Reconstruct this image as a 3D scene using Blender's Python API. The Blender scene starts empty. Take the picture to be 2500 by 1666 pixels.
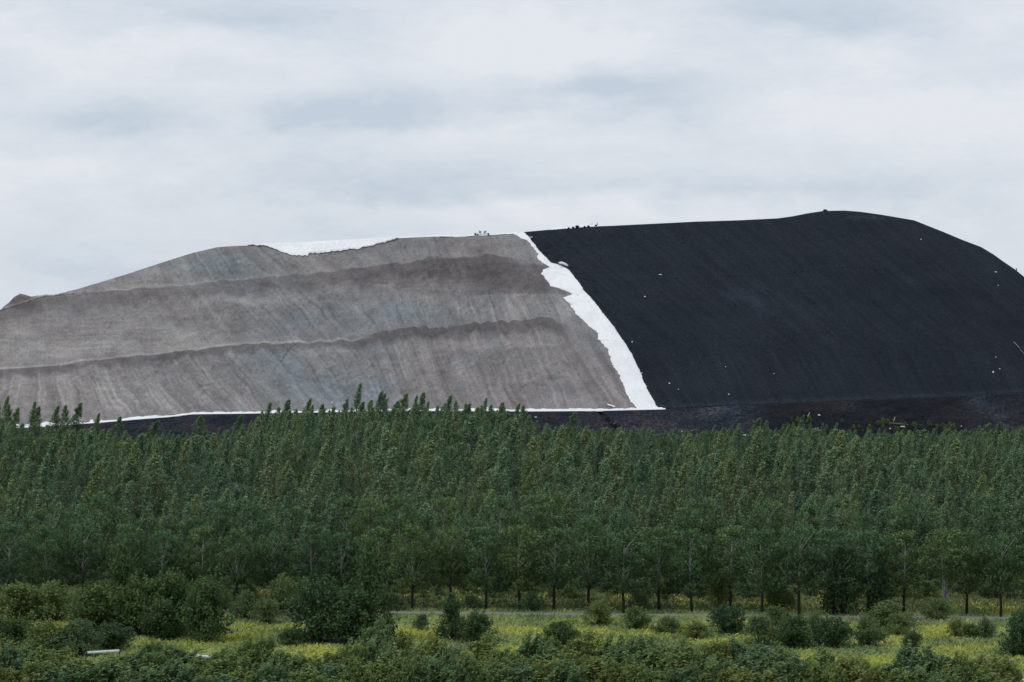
import bpy, math, random
import numpy as np
from mathutils import Vector

sc = bpy.context.scene
col = sc.collection
RNG = np.random.default_rng(7)
random.seed(7)
F = 6944.0; H = 53.0; HY = 775.0          # focal length in photo pixels, eye height, horizon row

# ------------------------------------------------------------------ helpers
def tag(o, label=None, cat=None, group=None, kind=None):
    if label: o['label'] = label
    if cat: o['category'] = cat
    if group: o['group'] = group
    if kind: o['kind'] = kind
    return o

def empty(name, loc, rz=0.0, s=(1, 1, 1)):
    o = bpy.data.objects.new(name, None); col.objects.link(o)
    o.empty_display_size = 1.0
    o.location = loc; o.rotation_euler = (0, 0, rz); o.scale = s
    return o

def link(name, me, parent=None):
    o = bpy.data.objects.new(name, me); col.objects.link(o)
    if parent: o.parent = parent
    return o

def np_mesh(name, V, Q, mat, smooth=False, color=None, var=None):
    """mesh from vertex array (N,3) and quad array (M,4)"""
    me = bpy.data.meshes.new(name)
    V = np.asarray(V, dtype=np.float32); Q = np.asarray(Q, dtype=np.int32)
    me.vertices.add(len(V)); me.vertices.foreach_set('co', V.ravel())
    me.loops.add(Q.size); me.loops.foreach_set('vertex_index', Q.ravel())
    k = Q.shape[1]
    me.polygons.add(len(Q))
    me.polygons.foreach_set('loop_start', np.arange(len(Q), dtype=np.int32) * k)
    me.update(calc_edges=True)
    if color is not None:
        a = me.color_attributes.new('paint', 'FLOAT_COLOR', 'POINT')
        c = np.ones((len(V), 4), dtype=np.float32); c[:, :3] = color
        a.data.foreach_set('color', c.ravel())
    if var is not None:
        a = me.attributes.new('var', 'FLOAT', 'POINT')
        a.data.foreach_set('value', np.asarray(var, dtype=np.float32))
    if smooth:
        me.polygons.foreach_set('use_smooth', np.ones(len(Q), dtype=bool))
    me.materials.append(mat)
    me.validate()
    return me

def grid_quads(nr, nc):
    i = np.arange(nr - 1)[:, None]; j = np.arange(nc - 1)[None, :]
    a = (i * nc + j).ravel()
    return np.stack([a, a + 1, a + nc + 1, a + nc], 1)

def hash2(ix, iy, seed):
    n = (ix.astype(np.int64) * 374761393 + iy.astype(np.int64) * 668265263 + seed * 974711) & 0x7fffffff
    n = ((n ^ (n >> 13)) * 1274126177) & 0x7fffffff
    n = (n ^ (n >> 16)) & 0xffff
    return n / 65535.0

def vnoise(x, y, seed=0):
    x = np.asarray(x, float); y = np.asarray(y, float)
    ix = np.floor(x); iy = np.floor(y); fx = x - ix; fy = y - iy
    ux = fx * fx * (3 - 2 * fx); uy = fy * fy * (3 - 2 * fy)
    a = hash2(ix, iy, seed); b = hash2(ix + 1, iy, seed)
    c = hash2(ix, iy + 1, seed); d = hash2(ix + 1, iy + 1, seed)
    return (a * (1 - ux) + b * ux) * (1 - uy) + (c * (1 - ux) + d * ux) * uy

def fbm(x, y, seed=0, oct=4):
    s = 0; a = .5; t = 0
    for o in range(oct):
        s = s + a * vnoise(x * 2 ** o, y * 2 ** o, seed + o * 17); t += a; a *= .5
    return s / t

def sstep(a, b, x):
    t = np.clip((np.asarray(x, float) - a) / (b - a), 0, 1)
    return t * t * (3 - 2 * t)

def blob(px, py, cx, cy, sx, sy):
    return np.exp(-((px - cx) / sx) ** 2 - ((py - cy) / sy) ** 2)

def tab(s):
    a = np.array([[float(v) for v in p.split(',')] for p in s.split()])
    return lambda x: np.interp(x, a[:, 0], a[:, 1])

def at(px, py, Y):
    return Vector(((px - 1250) / F * Y, Y, H + (HY - py) / F * Y))

# ------------------------------------------------------------------ materials
def new_mat(name, rough=.9):
    m = bpy.data.materials.new(name); m.use_nodes = True
    nt = m.node_tree; b = nt.nodes['Principled BSDF']
    b.inputs['Roughness'].default_value = rough
    b.inputs['Specular IOR Level'].default_value = .15
    return m, nt, b

def nd(nt, t, **kw):
    n = nt.nodes.new(t)
    for k, v in kw.items():
        setattr(n, k, v)
    return n

def noise(nt, scale, detail=4, vec=None, rough=.6, distortion=0):
    n = nt.nodes.new('ShaderNodeTexNoise')
    n.inputs['Scale'].default_value = scale; n.inputs['Detail'].default_value = detail
    n.inputs['Roughness'].default_value = rough; n.inputs['Distortion'].default_value = distortion
    if vec is not None: nt.links.new(vec, n.inputs['Vector'])
    return n

def ramp(nt, fac, stops):
    r = nt.nodes.new('ShaderNodeValToRGB')
    e = r.color_ramp.elements
    while len(e) > 1: e.remove(e[-1])
    e[0].position = stops[0][0]; e[0].color = (*stops[0][1], 1)
    for p, c in stops[1:]:
        k = e.new(p); k.color = (*c, 1)
    nt.links.new(fac, r.inputs['Fac'])
    return r

def math_n(nt, op, a, b=None, c=None):
    n = nt.nodes.new('ShaderNodeMath'); n.operation = op
    for i, v in enumerate((a, b, c)):
        if v is None: continue
        if isinstance(v, (int, float)): n.inputs[i].default_value = v
        else: nt.links.new(v, n.inputs[i])
    return n.outputs[0]

def mixc(nt, fac, a, b, mode='MIX'):
    n = nt.nodes.new('ShaderNodeMix'); n.data_type = 'RGBA'; n.blend_type = mode
    for sock, v in ((n.inputs[0], fac), (n.inputs[6], a), (n.inputs[7], b)):
        if isinstance(v, (int, float)): sock.default_value = v
        elif isinstance(v, tuple): sock.default_value = (*v, 1)
        else: nt.links.new(v, sock)
    return n.outputs[2]

def foliage_mat(name, stops, lo=.55, hi=1.5, trans=.25):
    """leaf colour differs from tree to tree and leaf to leaf; var also carries painted crown shade"""
    m, nt, b = new_mat(name, .75)
    oi = nt.nodes.new('ShaderNodeObjectInfo')
    r = ramp(nt, oi.outputs['Random'], stops)
    at_ = nt.nodes.new('ShaderNodeAttribute'); at_.attribute_name = 'var'
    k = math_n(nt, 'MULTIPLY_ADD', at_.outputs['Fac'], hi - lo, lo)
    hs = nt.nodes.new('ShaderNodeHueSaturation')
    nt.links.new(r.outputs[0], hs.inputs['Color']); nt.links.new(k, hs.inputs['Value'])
    nt.links.new(hs.outputs[0], b.inputs['Base Color'])
    tr = nt.nodes.new('ShaderNodeBsdfTranslucent'); nt.links.new(hs.outputs[0], tr.inputs['Color'])
    mx = nt.nodes.new('ShaderNodeMixShader'); mx.inputs[0].default_value = trans
    nt.links.new(b.outputs[0], mx.inputs[1]); nt.links.new(tr.outputs[0], mx.inputs[2])
    nt.links.new(mx.outputs[0], nt.nodes['Material Output'].inputs['Surface'])
    return m

M = {}
M['forest'] = foliage_mat('forest_leaves', [(0, (.092, .156, .094)), (.2, (.144, .216, .124)), (.45, (.122, .186, .106)), (.6, (.160, .226, .122)),
                                            (.8, (.152, .214, .108)), (.93, (.180, .232, .106)), (1, (.172, .208, .116))], .22, 2.15)
M['row'] = foliage_mat('row_leaves', [(0, (.070, .130, .064)), (.5, (.082, .142, .060)), (1, (.100, .150, .056))], .18, 1.8)
M['darkbush'] = foliage_mat('dark_bush_leaves', [(0, (.056, .106, .052)), (.5, (.072, .124, .048)), (1, (.092, .138, .046))], .5, 1.55)
M['bush'] = foliage_mat('bush_leaves', [(0, (.100, .160, .080)), (.5, (.128, .186, .072)), (1, (.165, .208, .064))], .5, 1.5)
M['willow'] = foliage_mat('willow_leaves', [(0, (.100, .165, .082)), (.35, (.120, .180, .074)), (.7, (.145, .196, .066)), (1, (.168, .205, .062))], .28, 1.85)

def bark_mat(name, low, high, z0, z1):
    m, nt, b = new_mat(name, .9)
    tc = nt.nodes.new('ShaderNodeTexCoord'); sp = nt.nodes.new('ShaderNodeSeparateXYZ')
    nt.links.new(tc.outputs['Object'], sp.inputs[0])
    n = noise(nt, 2.2, 4, tc.outputs['Object'])
    mr = nt.nodes.new('ShaderNodeMapRange'); mr.inputs[1].default_value = z0; mr.inputs[2].default_value = z1
    nt.links.new(sp.outputs[2], mr.inputs[0])
    c = mixc(nt, mr.outputs[0], low, high)
    k = ramp(nt, n.outputs[0], [(.35, (.55, .55, .55)), (.6, (1, 1, 1))])
    nt.links.new(mixc(nt, 1.0, c, k.outputs[0], 'MULTIPLY'), b.inputs['Base Color'])
    return m
M['bark'] = bark_mat('dark_and_pale_bark', (.030, .027, .024), (.40, .40, .37), 4.2, 7.5)
M['palebark'] = bark_mat('pale_bark', (.16, .16, .14), (.38, .38, .35), 1.0, 6.0)
M['forestbark'] = bark_mat('forest_bark', (.10, .10, .09), (.20, .20, .18), 2.0, 9.0)
M['stem'] = bark_mat('stem_bark', (.05, .045, .035), (.08, .075, .055), 0.0, 3.0)

def painted_mat(name, scale, lo, hi, fine=9.0, bump=.0, rough=.95):
    """per-surface colour attribute times fine granular noise"""
    m, nt, b = new_mat(name, rough)
    a = nt.nodes.new('ShaderNodeAttribute'); a.attribute_name = 'paint'
    tc = nt.nodes.new('ShaderNodeTexCoord')
    n1 = noise(nt, scale, 5, tc.outputs['Object'], .7)
    r = ramp(nt, n1.outputs[0], [(.25, (lo,) * 3), (.5, (1, 1, 1)), (.78, (hi,) * 3)])
    nt.links.new(mixc(nt, 1.0, a.outputs['Color'], r.outputs[0], 'MULTIPLY'), b.inputs['Base Color'])
    if bump:
        bp = nt.nodes.new('ShaderNodeBump'); bp.inputs['Strength'].default_value = bump; bp.inputs['Distance'].default_value = 1.0
        n2 = noise(nt, scale * .5, 6, tc.outputs['Object'], .7)
        nt.links.new(n2.outputs[0], bp.inputs['Height']); nt.links.new(bp.outputs[0], b.inputs['Normal'])
    return m
M['gravel'] = painted_mat('spoil_gravel', 1.2, .64, 1.36, bump=.6)
M['soil'] = painted_mat('black_soil', 1.2, .45, 1.8, bump=.4)
M['rubble'] = painted_mat('black_rubble', .9, .35, 2.6, bump=.6)
M['ground'] = painted_mat('meadow_soil', .9, .6, 1.5)
M['grass'] = painted_mat('grass_blades', .5, .7, 1.3)

def white_mat(name, base, seam=True):
    m, nt, b = new_mat(name, .6)
    tc = nt.nodes.new('ShaderNodeTexCoord')
    n = noise(nt, .12, 5, tc.outputs['Object'], .6)
    r = ramp(nt, n.outputs[0], [(.3, tuple(v * .90 for v in base)), (.55, base)])
    n2 = noise(nt, .5, 3, tc.outputs['Object'], .5, 2.0)
    wr = ramp(nt, n2.outputs[0], [(.485, (1, 1, 1)), (.5, (.88, .88, .90)), (.515, (1, 1, 1))])
    nt.links.new(mixc(nt, 1.0, r.outputs[0], wr.outputs[0], 'MULTIPLY'), b.inputs['Base Color'])
    bp = nt.nodes.new('ShaderNodeBump'); bp.inputs['Strength'].default_value = .5; bp.inputs['Distance'].default_value = .6
    nt.links.new(n2.outputs[0], bp.inputs['Height']); nt.links.new(bp.outputs[0], b.inputs['Normal'])
    return m
M['liner'] = white_mat('white_liner', (.88, .89, .90))
M['scrap'] = white_mat('white_scrap', (.62, .64, .66))

def plain_mat(name, c, rough=.7, metal=0):
    m, nt, b = new_mat(name, rough)
    tc = nt.nodes.new('ShaderNodeTexCoord'); n = noise(nt, 3.0, 4, tc.outputs['Object'])
    r = ramp(nt, n.outputs[0], [(.3, tuple(v * .72 for v in c)), (.7, tuple(min(1, v * 1.15) for v in c))])
    nt.links.new(r.outputs[0], b.inputs['Base Color']); b.inputs['Metallic'].default_value = metal
    return m
M['pipe'] = plain_mat('galvanised_pipe', (.72, .77, .80), .4)
M['steel'] = plain_mat('dark_steel', (.05, .05, .055))
M['wood'] = plain_mat('bleached_wood', (.34, .32, .28))
M['stone'] = plain_mat('pale_stone', (.52, .57, .60))
M['blackrock'] = plain_mat('black_clod', (.018, .022, .028))
M['darkgreen'] = plain_mat('dark_green_leaf', (.02, .09, .07))
M['path'] = plain_mat('packed_dirt', (.27, .24, .24))

# ------------------------------------------------------------------ ground shape
def gz(X, Y):
    X = np.asarray(X, float); Y = np.asarray(Y, float)
    z = sstep(590, 900, Y) * 4.0 - sstep(1040, 1160, Y) * 3.5
    z = z + 3.0 * np.exp(-((X + 40) / 65) ** 2) * sstep(620, 900, Y)
    z = z + (fbm(X / 28, Y / 28, 5, 3) - .5) * .8 * sstep(540, 620, Y)
    return z

YEL = [(620, 1533, 90, 9), (470, 1568, 110, 12), (720, 1530, 60, 6), (1265, 1540, 75, 7), (1440, 1543, 70, 8), (1640, 1548, 60, 7),
       (780, 1590, 60, 22), (1240, 1590, 40, 9), (2195, 1560, 50, 8), (1735, 1565, 60, 12), (1975, 1612, 45, 12), (2130, 1614, 90, 10),
       (2480, 1618, 50, 14), (1960, 1647, 28, 8), (1720, 1615, 30, 9), (2340, 1583, 90, 8), (2280, 1550, 60, 8), (2330, 1610, 50, 10),
       (1000, 1548, 80, 12), (1140, 1455, 45, 10), (1330, 1455, 40, 9), (1000, 1450, 40, 10), (1670, 1465, 40, 14), (1520, 1460, 30, 9),
       (1850, 1470, 25, 10), (2020, 1465, 30, 12), (2470, 1490, 60, 9), (860, 1548, 60, 10), (2200, 1640, 80, 12), (120, 1408, 30, 12),
       (1800, 1530, 40, 7), (660, 1440, 60, 12), (2380, 1480, 40, 8)]
def meadow_masks(X, Y):
    py = HY + H * F / Y; px = 1250 + X / Y * F
    n = fbm(X / 7, Y / 16, 31, 4)
    y = 0
    for b in YEL: y = y + blob(px, py, *b)
    y = np.clip(y, 0, 1) * sstep(.32, .62, n + .10) * np.where(py < 1486, .45, 1)
    y = np.clip(y + .8 * sstep(.62, .75, fbm(X / 12, Y / 22, 77, 3)) * (py > 1515), 0, 1)
    return y, n

def meadow_color(X, Y):
    y, n = meadow_masks(X, Y)
    g1 = np.array([.155, .215, .082]); g2 = np.array([.285, .335, .120]); ye = np.array([.385, .405, .088]); br = np.array([.17, .165, .10])
    t = sstep(.3, .7, n)[..., None]
    c = g1 * (1 - t) + g2 * t
    b = sstep(.55, .75, fbm(X / 10, Y / 25, 55, 3))[..., None] * .5
    c = c * (1 - b) + br * b
    c = c * (1 - y[..., None]) + ye * y[..., None]
    sh = sstep(508, 522, Y)[..., None] * .56  # shade beneath the tree row painted in, darkening the meadow behind the path
    return c * (1 - sh)

def make_ground():
    xs = np.concatenate([[-16000, -6000, -2500, -1000, -600], np.arange(-400, 401, 4.0), [600, 1000, 2500, 6000, 16000]])
    ys = np.concatenate([[-3000, -800, -200, 150, 300], np.arange(360, 620, 2.0), np.arange(620, 1300, 8.0), [1400, 1700, 2500, 5000, 10000, 22000]])
    X, Y = np.meshgrid(xs, ys)
    Z = gz(X, Y)
    Yc = np.maximum(Y, 300)
    c = meadow_color(X, Yc)
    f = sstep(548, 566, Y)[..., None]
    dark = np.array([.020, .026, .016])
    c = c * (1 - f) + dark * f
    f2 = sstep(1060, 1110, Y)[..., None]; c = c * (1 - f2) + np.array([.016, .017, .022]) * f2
    V = np.stack([X, Y, Z], -1).reshape(-1, 3)
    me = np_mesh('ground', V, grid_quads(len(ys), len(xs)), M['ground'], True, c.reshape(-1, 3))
    tag(link('ground', me), kind='structure')
make_ground()

def path_Y(X): return 508.5 - .092 * X
def make_path():
    xs = np.arange(-140, 141, 1.0)
    rows = []
    w = 2.2 + (fbm(xs / 6, xs * 0, 3, 3) - .5) * 1.6
    for k in (-1, -.5, 0, .5, 1):
        rows.append(np.stack([xs, path_Y(xs) + k * w, np.full_like(xs, .03 + .05 * (1 - abs(k)))], 1))
    V = np.concatenate(rows)
    tag(link('dirt_path', np_mesh('dirt_path', V, grid_quads(5, len(xs)), M['path'], True)), kind='structure')
make_path()

# ------------------------------------------------------------------ the heap
crest = tab('-450,1040 -300,985 -200,905 -100,830 0,757 20,741 35,725 50,717 65,721 75,725 100,722 140,720 200,703 300,673 400,640 470,618 530,604 '
            '570,601 600,600 640,599 800,591 950,583 1060,578 1110,579 1200,575 1265,570 1284,568 1350,562 1420,556 1500,553 1600,548 1700,543 1800,540 1900,535 '
            '1935,530 1970,523 2010,517 2060,516 2100,519 2150,526 2180,531 2232,540 2262,552 2300,567 2350,588 2395,605 2425,623 2450,641 2478,660 2500,678 2600,765 2700,850 2800,920 2950,960')
base_l = tab('-450,1062 0,1048 60,1044 130,1039 250,1031 330,1024 410,1018 470,1011 560,1010 700,1008 1000,1003 1290,1004 1450,1003 1620,999 1700,996 1800,990 '
             '1900,987 2000,983 2100,978 2200,974 2300,971 2400,967 2450,962 2500,960 2950,960')
bench1_ = tab('-450,925 0,902 100,896 150,892 200,883 300,873 400,861 500,851 560,845 620,840 700,838 760,837 800,834 880,832 910,824 950,815 1000,809 1100,803 '
             '1200,793 1300,786 1350,785 1370,790 1400,803 1450,822 1500,828 1600,830 2950,830')
bench2_ = tab('-450,800 0,760 100,728 200,717 300,708 400,700 500,692 600,683 700,673 800,663 850,657 950,645 1050,632 1130,627 1200,626 1260,630 1300,640 1350,665 1450,690 2950,700')
def bench1(px): return bench1_(px) + (fbm(np.asarray(px, float) / 26, np.asarray(px, float) * 0, 801, 4) - .5) * 11 * sstep(100, 300, px)
def bench2(px): return bench2_(px) + (fbm(np.asarray(px, float) / 34, np.asarray(px, float) * 0, 803, 4) - .5) * 11 * sstep(150, 300, px)
def Ybase(px):
    px = np.asarray(px, float)
    return 1240 + 90 * np.clip((px - 1500) / 1000, 0, 2) ** 2 + 45 * np.clip((350 - px) / 400, 0, 2) ** 2

def kdir(px):
    return np.interp(px, [-400, 60, 180, 350, 600, 780, 950, 1150, 1400, 1600, 1750], [-.35, -.15, .25, .62, .95, .75, .38, .42, .55, .75, 1.2])

def heap_nodes(px):
    px = np.asarray(px, float)
    pb = base_l(px); pc = np.minimum(crest(px), pb - 6)
    rt = sstep(1380, 1600, px)
    p1 = bench1(px) * (1 - rt) + (pb + .36 * (pc - pb)) * rt
    p2 = bench2(px) * (1 - rt) + (pb + .70 * (pc - pb)) * rt
    p1 = np.minimum(p1, pb - 2); p2 = np.maximum(np.minimum(p2, p1 - 1), pc + 2)
    p1 = np.maximum(p1, p2 + 1)
    def up(Y0, z0, tn, py):
        a = (HY - py) / F
        Y = (H - z0 + tn * Y0) / (tn - a) * 1.0
        Y = (H - z0 + tn * Y0) / (tn - a)
        return Y, H + a * Y
    Y0 = Ybase(px); z0 = H + (HY - pb) / F * Y0
    w1 = 7.0 * (1 - sstep(1330, 1440, px)) * sstep(-400, -200, px)
    w2 = 7.0 * (1 - sstep(1200, 1330, px)) * sstep(60, 200, px)
    Y1, z1 = up(Y0, z0, .68, p1)
    Y2, z2 = Y1 + w1, z1 + .02 * w1
    Y3, z3 = up(Y2, z2, .66, p2)
    Y4, z4 = Y3 + w2, z3 + .02 * w2
    Y5, z5 = up(Y4, z4, .58, pc)
    Y6, z6 = Y5 + 5, z5 - .25
    Y7, z7 = Y5 + 26, z5 - 1.5
    Y8, z8 = Y7 + z7 / .62, z7 * 0 - 2
    g = sstep(-450, -250, px) * (1 - sstep(2820, 2950, px))
    Ys = np.stack([Y0, Y1, Y2, Y3, Y4, Y5, Y6, Y7, Y8]); Zs = np.stack([z0, z1, z2, z3, z4, z5, z6, z7, z8]) * g
    return Ys, Zs

def rel(px, py):
    """relief of the faces, metres towards the viewer"""
    s = px - kdir(px) * (py - 900)
    st = fbm(s / 16, py / 170, 3, 3) - .5
    st2 = fbm(s / 5, py / 90, 9, 2) - .5
    big = fbm(px / 130, py / 70, 12, 3) - .5
    left = 1 - sstep(1250, 1600, px)
    mid = fbm(px / 45, py / 30, 14, 3) - .5
    gl = .5 * blob(px, py, 1260, 755, 150, 35) + .4 * blob(px, py, 560, 645, 120, 35) + .35 * blob(px, py, 800, 760, 200, 40) + .3 * (py > 860) * left
    st2 = st2 * (1 + 3.0 * gl)
    return st * (.8 * left + .4) + st2 * (.45 * left + .2) + big * 3.4 + mid * (2.6 * left + .4) + left * (3.0 * blob(px, py, 800, 872, 95, 45) + 2.0 * blob(px, py, 470, 822, 60, 18) + 1.6 * blob(px, py, 560, 650, 60, 30) - 1.5 * blob(px, py, 690, 900, 40, 50) + 1.2 * (1 - np.abs(2 * fbm(px / 24, py / 16, 45, 3) - 1)) ** 2)

ROWS = []          # (segment, fraction)
for seg, n in ((0, 100), (1, 3), (2, 100), (3, 3), (4, 90), (5, 2), (6, 2), (7, 8)):
    ROWS += [(seg, k / n) for k in range(n)]
ROWS.append((7, 1.0))
RSEG = np.array([r[0] for r in ROWS]); RFR = np.array([r[1] for r in ROWS])

def surf(px, seg, fr, off=0.0):
    """px, seg, fr broadcastable arrays -> X, Y, Z, py ; off = metres proud of the heap"""
    px, seg, fr = np.broadcast_arrays(np.asarray(px, float), np.asarray(seg), np.asarray(fr, float))
    off = np.broadcast_to(np.asarray(off, float), px.shape).ravel()
    Ys, Zs = heap_nodes(px.ravel()); i = np.arange(px.size); sg = seg.ravel().astype(int); f = fr.ravel()
    Y = Ys[sg, i] * (1 - f) + Ys[sg + 1, i] * f; Z = Zs[sg, i] * (1 - f) + Zs[sg + 1, i] * f
    py = HY - (Z - H) / Y * F
    face = np.isin(sg, (0, 2, 4)) * 1.0
    env = np.where(sg <= 4, np.where(face > 0, np.sin(np.pi * np.clip(f, 0, 1)) ** .45, .0), 0)
    rt = sstep(1420, 1560, px.ravel())
    allf = np.select([sg == 0, sg == 1, sg == 2, sg == 3, sg == 4], [.36 * f, .36 + 0 * f, .36 + .34 * f, .70 + 0 * f, .70 + .30 * f], 1.0)
    allf = np.clip(allf, 0, 1)
    env = env * (1 - rt) + np.where(sg <= 4, np.clip(np.sin(np.pi * allf), 0, 1) ** .35, 0) * rt
    d = rel(px.ravel(), py) * env
    # windrow of dumped lumps along the lower bench edge
    wr = np.where(sg == 1, np.sin(np.pi * f), 0) * sstep(860, 920, px.ravel()) * (1 - sstep(1350, 1375, px.ravel()))
    Z = Z + wr * (2.8 * fbm(px.ravel() / 17, 0 * f, 41, 3) + .2)
    Z = Z + off * .55 + d * .45; Y = Y - off * .8 - d * .65
    X = (px.ravel() - 1250) / F * (Y + off * .8 + d * .65)
    sh = px.shape
    return X.reshape(sh), Y.reshape(sh), Z.reshape(sh), py.reshape(sh)

def col3(c): return np.array(c, float)

def gravel_paint(px, py, seg, fr):
    brown = col3((.232, .216, .211)); blue = col3((.200, .222, .234)); light = col3((.345, .328, .315)); dark = col3((.112, .102, .103))
    wx = (fbm(px / 60, py / 60, 101, 3) - .5) * 40; wy = (fbm(px / 60, py / 60, 111, 3) - .5) * 30
    X, Yp = px + wx, py + wy
    b = 0
    for p in [(540, 645, 110, 34, 1.0), (1000, 770, 130, 38, .75), (760, 780, 180, 45, .6), (640, 700, 200, 40, .35), (760, 960, 110, 55, .9), (900, 960, 90, 60, .8),
              (900, 850, 90, 25, .6), (620, 870, 90, 40, .6), (1340, 760, 90, 30, .6), (400, 940, 100, 40, .3), (250, 760, 120, 30, .25), (1000, 600, 60, 20, .25), (690, 900, 50, 60, .6), (1290, 600, 60, 25, .35)]:
        b = b + p[4] * blob(X, Yp, *p[:4])
    b = np.clip(b * (.6 + .8 * fbm(px / 34, py / 26, 103, 3)) + .35 * sstep(.5, .7, fbm(px / 80, py / 40, 105, 3)), 0, 1)[..., None]
    c = brown * (1 - b) + blue * b
    # light dry areas
    l = 0
    for p in [(590, 738, 100, 9, .9), (470, 822, 70, 18, .7), (300, 790, 130, 22, .35), (300, 850, 300, 14, .6), (120, 870, 160, 22, .5), (230, 700, 140, 14, .5), (330, 660, 130, 20, .35),
              (250, 960, 250, 50, .45), (1250, 760, 160, 35, .3), (60, 800, 100, 60, .35), (700, 990, 400, 25, .2), (1150, 845, 150, 10, .35)]:
        l = l + p[4] * blob(X, Yp, *p[:4])
    l = np.clip(l * (.7 + .8 * fbm(px / 25, py / 8, 39, 3)), 0, 1)[..., None]
    c = c * (1 - l) + light * l
    # darker, damp material under the bench edges and on the upper right tiers
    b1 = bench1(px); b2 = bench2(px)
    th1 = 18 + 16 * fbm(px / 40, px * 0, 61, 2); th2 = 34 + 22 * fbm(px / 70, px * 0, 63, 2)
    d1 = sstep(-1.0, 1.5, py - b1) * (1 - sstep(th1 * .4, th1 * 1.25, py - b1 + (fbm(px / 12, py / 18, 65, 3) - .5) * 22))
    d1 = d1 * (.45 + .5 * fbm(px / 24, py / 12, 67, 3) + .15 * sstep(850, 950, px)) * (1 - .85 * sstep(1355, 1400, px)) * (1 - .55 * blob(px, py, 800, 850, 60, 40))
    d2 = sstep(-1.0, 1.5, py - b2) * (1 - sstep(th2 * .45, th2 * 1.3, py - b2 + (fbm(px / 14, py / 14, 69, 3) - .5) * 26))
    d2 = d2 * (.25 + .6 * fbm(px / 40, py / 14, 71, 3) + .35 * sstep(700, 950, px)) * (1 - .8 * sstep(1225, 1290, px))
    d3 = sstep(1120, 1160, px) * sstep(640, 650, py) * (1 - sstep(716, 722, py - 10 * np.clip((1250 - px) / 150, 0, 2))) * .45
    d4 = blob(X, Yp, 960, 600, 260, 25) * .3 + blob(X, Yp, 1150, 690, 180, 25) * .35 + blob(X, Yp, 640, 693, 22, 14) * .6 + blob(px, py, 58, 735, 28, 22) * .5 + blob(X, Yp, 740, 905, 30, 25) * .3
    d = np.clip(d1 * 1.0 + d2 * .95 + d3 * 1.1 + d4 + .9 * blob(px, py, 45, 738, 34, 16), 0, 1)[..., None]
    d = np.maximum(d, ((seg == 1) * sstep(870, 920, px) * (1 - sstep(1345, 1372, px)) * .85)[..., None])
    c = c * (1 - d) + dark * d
    # thin pale line on the bench edge
    e = blob(px, py, px, b1 - 2.5, 1, 2.2) * (1 - sstep(840, 900, px)) * .75 + blob(px, py, px, b2 - 2.0, 1, 1.8) * (1 - sstep(500, 1000, px)) * .4
    e = np.clip(e, 0, 1)[..., None]
    c = c * (1 - e) + light * 1.12 * e
    # crack of the slumped fan, and the foot of the fan
    t = np.clip((py - 842) / 42, 0, 1); cr = np.exp(-((px - (722 - 36 * t ** .7)) / 2.0) ** 2) * ((py > 840) & (py < 886))
    ang = ((px - 800) / 118) ** 2 + ((py - 868) / 66) ** 2
    foot = np.exp(-((ang - 1) / .06) ** 2) * (py > 868)
    k = 1 - .5 * cr - .17 * foot
    # down-slope streaks and rake lines
    s = px - kdir(px) * (py - 900)
    s = s + (fbm(px / 50, py / 50, 33, 3) - .5) * 26
    st = fbm(s / 9, py / 160, 21, 3) - .5
    st2 = vnoise(s / 3.0, py / 90, 23) - .5
    amp = .50 + 1.1 * blob(px, py, 1260, 752, 150, 30) + .6 * blob(px, py, 800, 760, 200, 30) + .3 * blob(px, py, 550, 645, 120, 40) + .35 * (py > b1 + 20)
    hor = fbm(px / 120 + wx / 60, py / 3.2 + wy / 7, 25, 3) - .5
    hamp = np.clip(blob(px, py, 200, 820, 330, 90) * .9 + blob(px, py, 1050, 690, 260, 35) * .8 + blob(px, py, 300, 690, 250, 30) * .5, 0, 1)
    k = k * (1 + amp * (1 - .75 * hamp) * (st * .75 + st2 * .22) + hamp * hor * .55)
    k = k * (1 + (fbm(px / 45, py / 28, 27, 3) - .5) * .42)
    ln = sstep(.60, .74, fbm(s / 5, py / 70, 35, 3)) * blob(px, py, 350, 960, 420, 60) * .35
    k = k + ln
    k = k * (1 + (fbm(px / 5, py / 4, 29, 2) - .5) * .20)
    chaos = fbm(px / 22 + wx / 14, py / 9 + wy / 10, 37, 4) - .5
    k = k * (1 + chaos * .32)
    return np.clip(c * k[..., None], .02, .6)

def soil_paint(px, py):
    c1 = col3((.0125, .0190, .0265)); c2 = col3((.0185, .0205, .0300)); c3 = col3((.0130, .0220, .0275))
    s = px - 1.22 * (py - 700)
    n = fbm(px / 110, py / 60, 201, 3)[..., None]
    c = c1 * (1 - n) + c2 * n
    m = sstep(.45, .7, fbm(px / 70, py / 90, 205, 3))[..., None] * .5
    c = c * (1 - m) + c3 * m
    st = fbm(s / 11, (px + py) / 170, 203, 4) - .5
    s2 = px - .55 * (py - 900)
    st2 = fbm(s2 / 9, py / 110, 207, 3) - .5
    low = sstep(820, 900, py)
    k = 1 + st * .62 * (1 - low) + st2 * .6 * low + (fbm(px / 4, py / 3, 215, 2) - .5) * .40 + (fbm(px / 160, py / 70, 217, 3) - .5) * .35
    k = k * (1 + .5 * blob(px, py, 1850, 730, 130, 40) * sstep(.5, .7, fbm(s / 20, py / 40, 209, 3)))
    pb = base_l(px)
    rim = blob(px, py, px, pb - 4, 1, 6)
    k = k * (1 + .45 * rim)
    k = k + 1.1 * blob(px, py, 2120, 533, 60, 7) * sstep(.4, .6, fbm(px / 9, py / 3, 211, 2))  # painted highlight near the right crest
    return np.clip(c * k[..., None], .006, .2)

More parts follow.
